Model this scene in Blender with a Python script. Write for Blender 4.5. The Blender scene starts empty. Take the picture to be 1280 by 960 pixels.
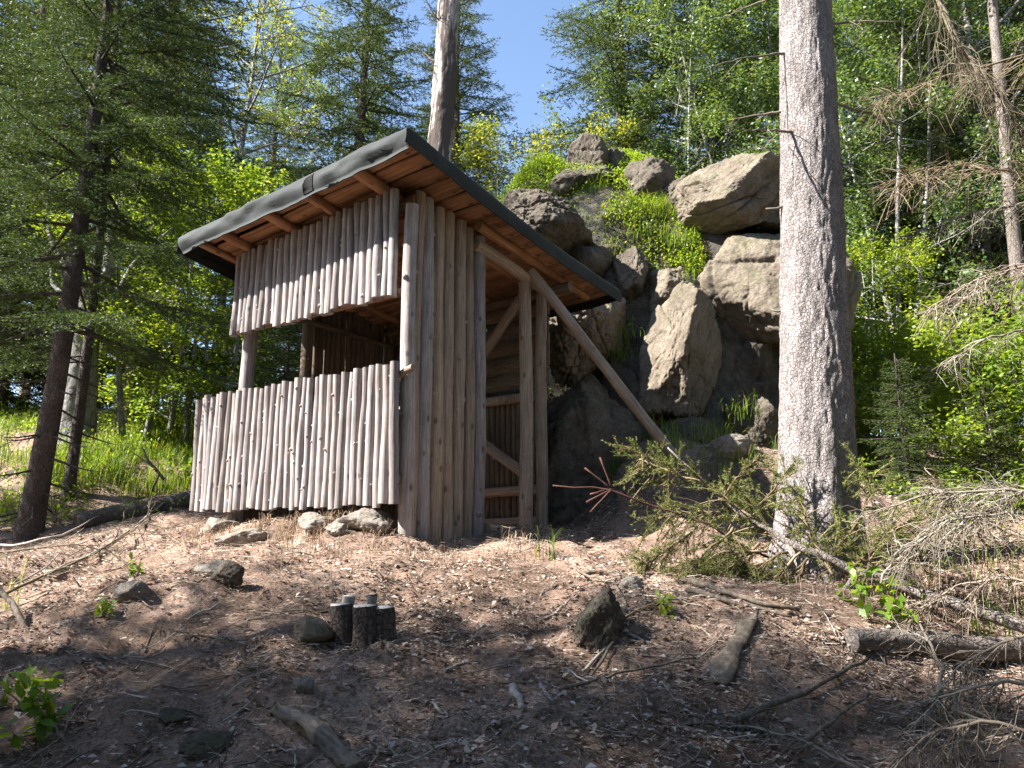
import bpy, math, random
import numpy as np
from mathutils import Vector, Matrix

# ------------------------------------------------------------------ camera, sky, sun, exposure
sc = bpy.context.scene
COL = sc.collection
FPX, PIT = 967.0, math.radians(11.0)          # focal length in 1280-wide pixels, upward tilt
cam_d = bpy.data.cameras.new('camera')
cam = bpy.data.objects.new('camera', cam_d); COL.objects.link(cam)
cam_d.sensor_width = 36.0; cam_d.lens = FPX / 1280 * 36
cam_d.clip_start = 0.05; cam_d.clip_end = 2000
cam.location = (0, 0, 0); cam.rotation_euler = (math.pi / 2 + PIT, 0, 0)
sc.camera = cam

SUN_EL = math.radians(44)
SUN_H = np.array([-0.975, -0.22]); SUN_H = SUN_H / np.linalg.norm(SUN_H)
w = bpy.data.worlds.new('World'); sc.world = w; w.use_nodes = True
nt = w.node_tree; nt.nodes.clear()
sky = nt.nodes.new('ShaderNodeTexSky'); sky.sky_type = 'NISHITA'; sky.sun_disc = False
sky.sun_elevation = SUN_EL; sky.sun_rotation = math.atan2(SUN_H[0], SUN_H[1])
sky.altitude = 800; sky.air_density = 1.0; sky.dust_density = 0.4; sky.ozone_density = 0.7
bg = nt.nodes.new('ShaderNodeBackground'); bg.inputs['Strength'].default_value = 0.078
wo = nt.nodes.new('ShaderNodeOutputWorld')
nt.links.new(sky.outputs[0], bg.inputs[0]); nt.links.new(bg.outputs[0], wo.inputs[0])
sd = bpy.data.lights.new('sun', 'SUN'); sd.energy = 5.0; sd.angle = math.radians(0.53); sd.color = (1.0, 0.965, 0.92)
so = bpy.data.objects.new('sun', sd); COL.objects.link(so)
sdir = Vector((SUN_H[0] * math.cos(SUN_EL), SUN_H[1] * math.cos(SUN_EL), math.sin(SUN_EL)))
so.rotation_euler = sdir.to_track_quat('Z', 'Y').to_euler(); so.location = sdir * 40
vs = sc.view_settings
vs.view_transform = 'Standard'; vs.look = 'None'; vs.gamma = 1.0; vs.use_curve_mapping = False
vs.exposure = 2.15
cy = sc.cycles
cy.max_bounces = 6; cy.diffuse_bounces = 3; cy.glossy_bounces = 2; cy.transmission_bounces = 4; cy.transparent_max_bounces = 6
cy.caustics_reflective = False; cy.caustics_refractive = False

# ------------------------------------------------------------------ helpers: noise, camera geometry, meshes
rng = np.random.default_rng(7)

def _hash(ix, iy, iz, seed):
    h = (ix * 374761393 + iy * 668265263 + iz * 2147483647 + seed * 974634777) & 0xFFFFFFFF
    h = ((h ^ (h >> 13)) * 1274126177) & 0xFFFFFFFF
    h = ((h ^ (h >> 16)) * 2246822519) & 0xFFFFFFFF
    return ((h ^ (h >> 15)) & 0xFFFFFF) / 8388607.5 - 1.0

def vnoise(p, seed=0):
    p = np.asarray(p, float); i = np.floor(p).astype(np.int64); f = p - i
    f = f * f * f * (f * (f * 6 - 15) + 10)
    r = 0
    for dx in (0, 1):
        wx = f[..., 0] if dx else 1 - f[..., 0]
        for dy in (0, 1):
            wy = f[..., 1] if dy else 1 - f[..., 1]
            for dz in (0, 1):
                wz = f[..., 2] if dz else 1 - f[..., 2]
                r = r + wx * wy * wz * _hash(i[..., 0] + dx, i[..., 1] + dy, i[..., 2] + dz, seed)
    return r

def fbm(p, octv=4, seed=0, gain=0.5):
    p = np.asarray(p, float); a, s = 1.0, 0
    for o in range(octv):
        s = s + a * vnoise(p * (2.03 ** o) + o * 17.3, seed + o); a *= gain
    return s

def sstep(a, b, x):
    t = np.clip((np.asarray(x, float) - a) / (b - a), 0, 1); return t * t * (3 - 2 * t)

CP, SP = math.cos(PIT), math.sin(PIT)
def ray(px, py):
    x = (px - 640) / FPX; u = (480 - py) / FPX
    return np.array([x, CP - SP * u, SP + CP * u])
def atY(px, py, Y):                            # the world point seen at a photo pixel, at a given distance into the scene
    r = ray(px, py); return r * (Y / r[1])

# hut frame: corner C, local x = out of the doorway side, local y = depth along the side wall
HC = np.array([-0.852, 6.0, 0.0]); HA = math.radians(36.6)
HU = np.array([-math.cos(HA), math.sin(HA)]); HV = np.array([math.sin(HA), math.cos(HA)])

def H(x, y, fine=True):
    x = np.asarray(x, float); y = np.asarray(y, float)
    z = np.interp(y, [-60, -20, -5, 0, 2, 3, 4, 4.7, 5.3, 6.2, 7.5, 9, 11, 15, 25, 60, 400],
                  [-9, -5, -2.6, -1.6, -1.08, -.84, -.52, -.29, -.17, -.05, .02, .3, .85, 1.8, 3.0, 4.0, 4.0])
    z = z - .12 * np.clip(-x - 2.3, 0, 5) * sstep(10.5, 7.5, y)
    z = z + .22 * np.clip(-x - 3.2, 0, 3) * sstep(8.8, 11, y) * .6
    z = z - .13 * np.clip(x - 1.1, 0, 5) * sstep(5.6, 4.6, y)
    z = z + .80 * sstep(.55, 1.6, x) * sstep(5.9, 7.3, y) * sstep(4.2, 2.3, x)
    # rocky knoll behind the hut
    dx = np.abs(x - 1.35) - 1.75; dy = np.abs(y - 11.6) - 1.7
    d = np.sqrt(np.clip(dx, 0, None) ** 2 + np.clip(dy, 0, None) ** 2) + np.minimum(np.maximum(dx, dy), 0)
    d = d + .25 * vnoise(np.stack([x * .9, y * .9, x * 0 + 3.1], -1), 5)
    kn = 2.8 * sstep(1.0, .22, d) + 1.25 * sstep(.35, -1.3, d)
    z = z + kn + 1.1 * np.exp(-((x - .1) / .9) ** 2 - ((y - 10.9) / .65) ** 2) + .55 * np.exp(-((x - .85) / .5) ** 2 - ((y - 10.1) / .45) ** 2)
    # level floor under the hut, slightly banked up in front of the low wall
    rx, ry = x - HC[0], y - HC[1]
    u = rx * HU[0] + ry * HU[1]; v = rx * HV[0] + ry * HV[1]
    m = sstep(-.45, .0, u) * sstep(2.9, 2.3, u) * sstep(-.3, .05, v) * sstep(2.55, 2.1, v)
    z = z * (1 - m) + (-.05) * m
    z = z + .17 * np.exp(-((u - 1.15) / 1.15) ** 4 - ((v + .16) / .26) ** 2)
    if fine:
        near = np.exp(-(np.maximum(np.hypot(x, y - 5) - 5, 0) / 12) ** 2)
        q = np.stack([x, y, x * 0], -1)
        z = z + .10 * fbm(q * .7, 2, 11) * (1 - m) * (.4 + .6 * near)
        z = z + near * (1 - .7 * m) * (.050 * fbm(q * 2.1 + 5, 3, 23) + .022 * fbm(q * 8.0, 3, 31))
        z = z + (1 - near) * .5 * fbm(q * .12, 3, 41)
    return z

def Hs(x, y): return float(H(np.array([x]), np.array([y]))[0])
def G(px, py, lo=1.6, hi=30):                  # where the line of sight through a photo pixel meets the ground
    r = ray(px, py); t = np.arange(lo, hi, .01)
    p = r[None] * t[:, None]; h = H(p[:, 0], p[:, 1])
    k = np.argmax(p[:, 2] < h)
    return p[k] if (p[:, 2] < h).any() else p[-1]

MATS = {}
def new_mesh(name, V, F, smooth=True):
    """V (n,3); F: list of integer arrays (m,3) or (m,4)"""
    me = bpy.data.meshes.new(name)
    V = np.ascontiguousarray(V, dtype=np.float32)
    F = [np.asarray(f, dtype=np.int32) for f in (F if isinstance(F, list) else [F]) if len(f)]
    me.vertices.add(len(V)); me.vertices.foreach_set('co', V.ravel())
    li = np.concatenate([f.ravel() for f in F]); tot = np.concatenate([np.full(len(f), f.shape[1], np.int32) for f in F])
    st = np.concatenate([[0], np.cumsum(tot)[:-1]]).astype(np.int32)
    me.loops.add(len(li)); me.loops.foreach_set('vertex_index', li)
    me.polygons.add(len(tot)); me.polygons.foreach_set('loop_start', st); me.polygons.foreach_set('loop_total', tot)
    if smooth: me.polygons.foreach_set('use_smooth', np.ones(len(tot), bool))
    me.update(calc_edges=True); me.validate()
    return me

def link(name, me, mat=None, parent=None, loc=None, rot=None, quat=None, scale=None):
    o = bpy.data.objects.new(name, me); COL.objects.link(o)
    if mat is not None and me is not None and not me.materials: me.materials.append(MATS[mat])
    if parent is not None: o.parent = parent
    if loc is not None: o.location = [float(c) for c in loc]
    if rot is not None: o.rotation_euler = rot
    if quat is not None: o.rotation_mode = 'QUATERNION'; o.rotation_quaternion = quat
    if scale is not None: o.scale = scale if hasattr(scale, '__len__') else (scale,) * 3
    return o

def tag(o, label, cat, group=None, kind=None):
    o['label'] = label; o['category'] = cat
    if group: o['group'] = group
    if kind: o['kind'] = kind
    return o

def thing(name, label, cat, loc=(0, 0, 0), rotz=0, group=None, scale=None):
    o = link(name, None, loc=loc, rot=(0, 0, rotz), scale=scale)
    o.empty_display_size = .2
    return tag(o, label, cat, group)

class MB:                                      # collects vertices and faces of one mesh
    def __init__(s): s.v, s.q, s.t, s.n = [], [], [], 0
    def add(s, V, q=None, t=None):
        if q is not None and len(q): s.q.append(np.asarray(q) + s.n)
        if t is not None and len(t): s.t.append(np.asarray(t) + s.n)
        s.v.append(np.asarray(V, float)); s.n += len(V)
    def mesh(s, name, smooth=True):
        F = []
        if s.q: F.append(np.concatenate(s.q))
        if s.t: F.append(np.concatenate(s.t))
        return new_mesh(name, np.concatenate(s.v), F, smooth)
    def tube(s, pts, rad, n=6, caps=True, rough=0, rs=None):
        pts = np.asarray(pts, float); m = len(pts)
        rad = np.full(m, rad, float) if np.isscalar(rad) else np.asarray(rad, float)
        tan = np.gradient(pts, axis=0); tan /= np.linalg.norm(tan, axis=1)[:, None] + 1e-12
        a = np.array([0, 0, 1.]) if abs(tan[0, 2]) < .9 else np.array([1., 0, 0])
        fr = []
        for k in range(m):
            a = a - tan[k] * (a @ tan[k]); a /= np.linalg.norm(a) + 1e-12
            fr.append((a, np.cross(tan[k], a)))
        th = np.arange(n) * 2 * math.pi / n
        rr = rad[:, None] * np.ones(n)[None]
        if rough: rr = rr * (1 + rough * (rs or rng).uniform(-1, 1, (m, n)))
        A = np.array([f[0] for f in fr]); B = np.array([f[1] for f in fr])
        V = pts[:, None] + rr[..., None] * (np.cos(th)[None, :, None] * A[:, None] + np.sin(th)[None, :, None] * B[:, None])
        V = V.reshape(-1, 3)
        i = np.arange(m - 1)[:, None] * n; j = np.arange(n)[None]; j2 = (j + 1) % n
        q = np.stack([i + j, i + j2, i + n + j2, i + n + j], -1).reshape(-1, 4)
        t = []
        if caps and n >= 3:
            V = np.vstack([V, pts[0], pts[-1]]); c0, c1 = len(V) - 2, len(V) - 1
            t = [[c0, (k + 1) % n, k] for k in range(n)] + [[c1, (m - 1) * n + k, (m - 1) * n + (k + 1) % n] for k in range(n)]
        s.add(V, q, np.array(t, int).reshape(-1, 3) if len(t) else None)

def unit(a):
    a = np.asarray(a, float); return a / (np.linalg.norm(a, axis=-1, keepdims=True) + 1e-12)

def leaf_quads(P, D, N, L, Wd, fold=.12):
    """one small folded leaf per row: base, side, tip, side"""
    D = unit(D); S = unit(np.cross(D, N)); N = unit(np.cross(S, D))
    L = np.broadcast_to(L, len(P))[:, None]; Wd = np.broadcast_to(Wd, len(P))[:, None]
    a = P; b = P + D * L * .45 + S * Wd * .5 + N * Wd * fold; c = P + D * L; d = P + D * L * .45 - S * Wd * .5 + N * Wd * fold
    V = np.stack([a, b, c, d], 1).reshape(-1, 3)
    return V, np.arange(len(P) * 4).reshape(-1, 4)

def needle_tris(P, D, N, L, Wd):
    D = unit(D); S = unit(np.cross(D, N))
    L = np.broadcast_to(L, len(P))[:, None]; Wd = np.broadcast_to(Wd, len(P))[:, None]
    V = np.stack([P - S * Wd * .5, P + S * Wd * .5, P + D * L], 1).reshape(-1, 3)
    return V, np.arange(len(P) * 3).reshape(-1, 3)

def rand_unit(r, n):
    v = r.normal(size=(n, 3)); return unit(v)

# ------------------------------------------------------------------ materials
def node(nt, kind, **kw):
    n = nt.nodes.new(kind)
    for k, v in kw.items(): setattr(n, k, v)
    return n

def ramp(nt, fac, stops):
    r = node(nt, 'ShaderNodeValToRGB'); e = r.color_ramp.elements
    while len(e) < len(stops): e.new(.5)
    for k, (p, c) in enumerate(stops): e[k].position = p; e[k].color = (*c, 1)
    nt.links.new(fac, r.inputs[0]); return r.outputs[0]

def tex(nt, kind, scale, stretch=(1, 1, 1), coord='Object', detail=6, rough=.6, dist=0, out=None, warp=0):
    tc = node(nt, 'ShaderNodeTexCoord'); mp = node(nt, 'ShaderNodeMapping')
    mp.inputs['Scale'].default_value = stretch
    nt.links.new(tc.outputs[coord], mp.inputs[0])
    if warp:
        wn = node(nt, 'ShaderNodeTexNoise'); wn.inputs['Scale'].default_value = 30; wn.inputs['Detail'].default_value = 4; nt.links.new(mp.outputs[0], wn.inputs['Vector'])
        sc_ = node(nt, 'ShaderNodeVectorMath', operation='SCALE'); sc_.inputs['Scale'].default_value = warp; nt.links.new(wn.outputs['Color'], sc_.inputs[0])
        ad = node(nt, 'ShaderNodeVectorMath', operation='ADD'); nt.links.new(mp.outputs[0], ad.inputs[0]); nt.links.new(sc_.outputs[0], ad.inputs[1]); mp = ad
    if kind == 'noise':
        t = node(nt, 'ShaderNodeTexNoise'); t.inputs['Detail'].default_value = detail; t.inputs['Roughness'].default_value = rough
        t.inputs['Distortion'].default_value = dist
        t.inputs['Scale'].default_value = scale; nt.links.new(mp.outputs[0], t.inputs['Vector']); return t.outputs[0]
    t = node(nt, 'ShaderNodeTexVoronoi'); t.inputs['Scale'].default_value = scale
    if kind == 'cells': t.feature = 'DISTANCE_TO_EDGE'
    nt.links.new(mp.outputs[0], t.inputs['Vector']); return t.outputs[0]

def mix(nt, a, b, fac, mode='MIX'):
    m = node(nt, 'ShaderNodeMix', data_type='RGBA', blend_type=mode)
    for s, v in ((m.inputs[0], fac), (m.inputs[6], a), (m.inputs[7], b)):
        if hasattr(v, 'links'): nt.links.new(v, s)
        else: s.default_value = v if not isinstance(v, tuple) else (*v[:3], 1)
    return m.outputs[2]

def math_(nt, op, a, b=0):
    m = node(nt, 'ShaderNodeMath', operation=op)
    for s, v in ((m.inputs[0], a), (m.inputs[1], b)):
        if hasattr(v, 'links'): nt.links.new(v, s)
        else: s.default_value = v
    return m.outputs[0]

def start(name):
    m = bpy.data.materials.new(name); m.use_nodes = True; MATS[name] = m
    nt = m.node_tree; return nt, nt.nodes['Principled BSDF'], nt.nodes['Material Output']

def finish(nt, bs, colour, rough=.9, bumps=(), spec=.2):
    nt.links.new(colour, bs.inputs['Base Color'])
    if hasattr(rough, 'links'): nt.links.new(rough, bs.inputs['Roughness'])
    else: bs.inputs['Roughness'].default_value = rough
    bs.inputs['Specular IOR Level'].default_value = spec
    last = None
    for h, dist, strength in bumps:
        b = node(nt, 'ShaderNodeBump'); b.inputs['Distance'].default_value = dist; b.inputs['Strength'].default_value = strength
        nt.links.new(h, b.inputs['Height'])
        if last: nt.links.new(last, b.inputs['Normal'])
        last = b.outputs[0]
    if last: nt.links.new(last, bs.inputs['Normal'])

def obj_random(nt): return node(nt, 'ShaderNodeObjectInfo').outputs['Random']
def island(nt): return node(nt, 'ShaderNodeNewGeometry').outputs['Random Per Island']

def wood_mat(name, stops, dark, grain=70, var=.5, crack=.5):
    nt, bs, out = start(name)
    g = tex(nt, 'noise', grain, (1, 1, .05), detail=5)
    c = ramp(nt, g, stops)
    blot = tex(nt, 'noise', 7, (1, 1, .5), detail=6, rough=.7)
    c = mix(nt, c, dark, math_(nt, 'MULTIPLY', ramp(nt, blot, [(.46, (0, 0, 0)), (.68, (1, 1, 1))]), .55))
    kn = tex(nt, 'voronoi', 9, (1, 1, .55))
    c = mix(nt, c, tuple(x * .45 for x in dark), math_(nt, 'MULTIPLY', ramp(nt, kn, [(.10, (1, 1, 1)), (.17, (0, 0, 0))]), .7))
    r = obj_random(nt)
    c = mix(nt, c, ramp(nt, r, [(0, (.58, .55, .52)), (.35, (.86, .86, .88)), (.7, (1.0, .96, .92)), (1, (1.2, 1.15, 1.1))]), var, 'MULTIPLY')
    cr = tex(nt, 'noise', 38, (1, 1, .025), detail=3)
    finish(nt, bs, c, .85, [(g, .004, .6), (ramp(nt, cr, [(.33, (0, 0, 0)), (.42, (1, 1, 1))]), .006, crack), (blot, .01, .3)], .15)

wood_mat('weathered_pole', [(.30, (.195, .174, .166)), (.5, (.315, .286, .276)), (.7, (.43, .397, .385))], (.15, .12, .105), var=.9)
wood_mat('post_wood', [(.30, (.19, .145, .11)), (.5, (.30, .235, .18)), (.7, (.40, .325, .26))], (.16, .12, .09))
wood_mat('board_wood', [(.30, (.20, .10, .055)), (.5, (.33, .18, .10)), (.72, (.44, .27, .16))], (.14, .085, .05), grain=40, var=.85)
wood_mat('inner_wood', [(.30, (.085, .064, .047)), (.5, (.145, .112, .082)), (.7, (.20, .157, .118))], (.07, .054, .04))  # darkened for the hut's inside: interior shade is put into this colour
wood_mat('grey_wood', [(.30, (.22, .19, .165)), (.5, (.34, .305, .275)), (.7, (.46, .42, .385))], (.13, .11, .09), grain=45)
wood_mat('rotten_wood', [(.30, (.075, .06, .045)), (.5, (.15, .122, .095)), (.7, (.27, .23, .185))], (.045, .038, .028), grain=35)

def cut_mat():
    nt, bs, out = start('cut_wood')
    n = tex(nt, 'noise', 25, detail=6)
    finish(nt, bs, ramp(nt, n, [(.35, (.48, .45, .41)), (.65, (.70, .67, .62))]), .9, [(n, .004, .5)])
cut_mat()

def felt_mat():
    nt, bs, out = start('roofing_felt')
    n = tex(nt, 'noise', 3.5, detail=8, rough=.65); f = tex(nt, 'noise', 420, detail=2)
    c = ramp(nt, n, [(.3, (.014, .017, .016)), (.55, (.022, .0265, .025)), (.75, (.036, .041, .037))])
    c = mix(nt, c, ramp(nt, f, [(.3, (.6, .6, .6)), (.7, (1.35, 1.35, 1.35))]), .8, 'MULTIPLY')
    finish(nt, bs, c, .82, [(f, .0025, .5), (n, .02, .25)], .35)
felt_mat()
def flat_mat(name, col, rough=.6):
    nt, bs, out = start(name)
    n = tex(nt, 'noise', 30, detail=4)
    finish(nt, bs, ramp(nt, n, [(.3, tuple(c * .7 for c in col)), (.7, tuple(c * 1.25 for c in col))]), rough, [(n, .004, .4)])
flat_mat('black_tape', (.007, .007, .007), .95)

def rock_mat(name, stops, moss, lichen=.5):
    nt, bs, out = start(name)
    n = tex(nt, 'noise', 2.2, detail=10, rough=.68, dist=.3)
    c = ramp(nt, n, stops)
    fine = tex(nt, 'noise', 38, detail=6, rough=.7)
    c = mix(nt, c, ramp(nt, fine, [(.3, (.55, .55, .55)), (.68, (1.3, 1.28, 1.25))]), .75, 'MULTIPLY')
    li = tex(nt, 'noise', 9, detail=7, rough=.75)
    c = mix(nt, c, (.27, .265, .22), math_(nt, 'MULTIPLY', ramp(nt, li, [(.56, (0, 0, 0)), (.66, (1, 1, 1))]), lichen))
    geo = node(nt, 'ShaderNodeNewGeometry'); sx = node(nt, 'ShaderNodeSeparateXYZ'); nt.links.new(geo.outputs['Normal'], sx.inputs[0])
    mo = tex(nt, 'noise', 3.1, detail=8, rough=.7)
    k = math_(nt, 'MULTIPLY', ramp(nt, math_(nt, 'ADD', sx.outputs[2], -.1), [(.0, (0, 0, 0)), (.8, (1, 1, 1))]), ramp(nt, mo, [(.46, (0, 0, 0)), (.60, (1, 1, 1))]))
    c = mix(nt, c, (.065, .075, .022), math_(nt, 'MULTIPLY', k, moss))
    vo = tex(nt, 'cells', 1.6, (1, 1, 1.3))
    finish(nt, bs, c, .92, [(n, .09, .75), (li, .03, .6), (ramp(nt, vo, [(.0, (0, 0, 0)), (.03, (1, 1, 1))]), .02, .12), (fine, .016, .9)], .2)
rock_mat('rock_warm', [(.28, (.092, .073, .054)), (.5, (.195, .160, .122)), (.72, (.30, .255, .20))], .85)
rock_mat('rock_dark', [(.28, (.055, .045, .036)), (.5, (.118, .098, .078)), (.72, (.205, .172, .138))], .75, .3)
rock_mat('stone_pale', [(.28, (.15, .125, .105)), (.5, (.26, .225, .195)), (.72, (.37, .335, .30))], .3, .3)

def ground_mat():
    nt, bs, out = start('forest_floor')
    a = tex(nt, 'noise', 1.1, detail=9, rough=.65); b = tex(nt, 'noise', 60, detail=6, rough=.75); d = tex(nt, 'noise', 6.5, detail=8, rough=.7)
    c = ramp(nt, a, [(.32, (.13, .088, .064)), (.5, (.29, .198, .148)), (.70, (.45, .335, .262))])
    c = mix(nt, c, (.055, .042, .032), math_(nt, 'MULTIPLY', ramp(nt, d, [(.50, (0, 0, 0)), (.66, (1, 1, 1))]), .75))
    c = mix(nt, c, ramp(nt, b, [(.30, (.35, .33, .32)), (.5, (1, 1, 1)), (.70, (1.75, 1.65, 1.55))]), .85, 'MULTIPLY')
    vo = tex(nt, 'voronoi', 45)
    geo = node(nt, 'ShaderNodeNewGeometry'); sx = node(nt, 'ShaderNodeSeparateXYZ'); nt.links.new(geo.outputs['True Normal'], sx.inputs[0])
    c = mix(nt, c, ramp(nt, d, [(.35, (.045, .040, .034)), (.65, (.14, .125, .105))]), ramp(nt, sx.outputs[2], [(.55, (1, 1, 1)), (.75, (0, 0, 0))]))
    finish(nt, bs, c, .95, [(d, .05, .5), (b, .02, .9), (vo, .008, .5)], .1)
ground_mat()

def leaf_mat(name, stops, trans=.45, rough=.5, spec=.35, tint=(1.35, 1.25, .45)):
    nt, bs, out = start(name)
    c = ramp(nt, island(nt), stops)
    r = obj_random(nt); c = mix(nt, c, ramp(nt, r, [(0, (.78, .86, .85)), (1, (1.18, 1.1, 1.0))]), 1.0, 'MULTIPLY')
    finish(nt, bs, c, rough, spec=spec)
    tr = node(nt, 'ShaderNodeBsdfTranslucent'); nt.links.new(mix(nt, c, tint, 1.0, 'MULTIPLY'), tr.inputs[0])
    ms = node(nt, 'ShaderNodeMixShader'); ms.inputs[0].default_value = trans
    nt.links.new(bs.outputs[0], ms.inputs[1]); nt.links.new(tr.outputs[0], ms.inputs[2]); nt.links.new(ms.outputs[0], out.inputs[0])

leaf_mat('spruce_needles', [(0, (.025, .044, .013)), (.55, (.056, .084, .020)), (.86, (.11, .142, .030)), (1, (.20, .22, .05))], .28, .55, .3, (1.2, 1.25, .6))
leaf_mat('beech_leaves', [(0, (.10, .18, .025)), (.5, (.18, .27, .04)), (1, (.30, .37, .06))], .5, .42, .4)
leaf_mat('birch_leaves', [(0, (.07, .125, .045)), (.5, (.12, .185, .07)), (1, (.21, .27, .11))], .36, .42, .5)
leaf_mat('spring_leaves', [(0, (.16, .21, .045)), (.5, (.23, .28, .065)), (1, (.33, .34, .11))], .5, .5, .35)
leaf_mat('grass_blades', [(0, (.075, .14, .022)), (.6, (.15, .24, .035)), (.9, (.26, .32, .07)), (1, (.36, .31, .15))], .5, .5, .3)
leaf_mat('bilberry_leaves', [(0, (.11, .20, .025)), (.6, (.19, .30, .035)), (1, (.30, .36, .05))], .5, .45, .35)
leaf_mat('dry_grass', [(0, (.22, .14, .10)), (.5, (.36, .255, .19)), (1, (.50, .39, .31))], .25, .8, .1, (1.1, 1, .85))
leaf_mat('fallen_needles', [(0, (.08, .105, .03)), (.5, (.15, .18, .05)), (.88, (.24, .25, .08)), (1, (.30, .19, .08))], .25, .6, .25, (1.2, 1.1, .6))
leaf_mat('litter_leaves', [(0, (.13, .088, .070)), (.3, (.28, .20, .163)), (.65, (.44, .34, .29)), (.92, (.56, .47, .42)), (1, (.62, .56, .52))], .15, .8, .08, (1.1, .9, .7))
leaf_mat('litter_twigs', [(0, (.07, .05, .04)), (.5, (.17, .13, .10)), (.85, (.34, .28, .235)), (1, (.48, .44, .40))], .0, .85, .1)
leaf_mat('dry_twigs', [(0, (.075, .058, .045)), (.45, (.165, .135, .11)), (.85, (.26, .225, .19)), (1, (.36, .32, .28))], .0, .85, .1)
leaf_mat('brown_twigs', [(0, (.085, .06, .04)), (.5, (.17, .125, .085)), (1, (.29, .235, .165))], .0, .85, .1)
leaf_mat('moss', [(0, (.05, .05, .015)), (.6, (.10, .095, .025)), (1, (.19, .15, .04))], .2, .9, .1)

def bark_mat(name, stops, scale=1.0, plates=26, moss=.0, stretch=.6, bump=1.0, strips=False):
    nt, bs, out = start(name)
    vo = tex(nt, 'cells', plates * scale, (1, 1, stretch), warp=.035); n = tex(nt, 'noise', 6 * scale, (1, 1, .5), detail=9, rough=.7)
    f = tex(nt, 'noise', 70 * scale, (1, 1, .5), detail=5, rough=.7)
    c = ramp(nt, n, stops)
    c = mix(nt, c, tuple(x * .55 for x in stops[0][1]), math_(nt, 'MULTIPLY', ramp(nt, vo, [(.0, (1, 1, 1)), (.10, (0, 0, 0))]), .6))
    c = mix(nt, c, ramp(nt, f, [(.3, (.42, .41, .40)), (.7, (1.5, 1.48, 1.46))]), .85, 'MULTIPLY')
    if strips:
        st_ = tex(nt, 'noise', 4.0, (1, 1, .10), detail=7, rough=.6)
        c = mix(nt, c, (.07, .055, .047), ramp(nt, st_, [(.50, (0, 0, 0)), (.53, (1, 1, 1))]))
    if moss:
        mo = tex(nt, 'noise', 2.0, (1, 1, .5), detail=8, rough=.7)
        c = mix(nt, c, (.07, .075, .03), math_(nt, 'MULTIPLY', ramp(nt, mo, [(.5, (0, 0, 0)), (.65, (1, 1, 1))]), moss))
    finish(nt, bs, c, .92, [(ramp(nt, vo, [(.0, (0, 0, 0)), (.18, (1, 1, 1))]), .012 * bump, .7), (n, .03 * bump, .5), (f, .008 * bump, .9)], .2)
bark_mat('spruce_bark', [(.30, (.14, .122, .115)), (.5, (.25, .222, .212)), (.7, (.37, .335, .325))], plates=48, stretch=.75, bump=.8)
bark_mat('dark_bark', [(.30, (.06, .047, .04)), (.5, (.11, .09, .078)), (.7, (.18, .15, .135))], plates=44)
bark_mat('grey_bark', [(.30, (.15, .145, .135)), (.5, (.26, .25, .235)), (.7, (.38, .37, .35))], plates=9, bump=.5)
bark_mat('birch_bark', [(.35, (.09, .08, .07)), (.48, (.26, .25, .235)), (.7, (.46, .45, .43))], plates=6, stretch=2.5, bump=.4)
bark_mat('snag_wood', [(.30, (.16, .135, .12)), (.5, (.30, .265, .245)), (.7, (.46, .42, .395))], plates=7, stretch=.12, strips=True)
bark_mat('log_bark', [(.30, (.10, .082, .07)), (.5, (.20, .17, .15)), (.7, (.32, .285, .26))], plates=42, moss=.3, bump=.6)

# ------------------------------------------------------------------ ground
def axis(lo, hi, a, b, fine, grow=1.14):
    xs = list(np.arange(a, b + fine, fine)); s = fine; x = xs[-1]
    while x < hi: s = min(s * grow, 12); x += s; xs.append(x)
    s = fine; x = xs[0]
    while x > lo: s = min(s * grow, 12); x -= s; xs.insert(0, x)
    return np.array(xs)
gx = axis(-250, 250, -4.2, 4.2, .045); gy = axis(-80, 350, 1.9, 10.5, .05)
GX, GY = np.meshgrid(gx, gy); GZ = H(GX, GY)
n_x, n_y = len(gx), len(gy)
idx = np.arange(n_x * n_y).reshape(n_y, n_x)
gq = np.stack([idx[:-1, :-1], idx[:-1, 1:], idx[1:, 1:], idx[1:, :-1]], -1).reshape(-1, 4)
ground = link('ground', new_mesh('ground', np.stack([GX, GY, GZ], -1).reshape(-1, 3), gq), 'forest_floor')
ground['kind'] = 'structure'

# ------------------------------------------------------------------ the hut
hut = thing('log_shelter', 'small pole-built forest shelter with felt roof in front of the boulders', 'shelter', HC, -HA)

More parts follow.
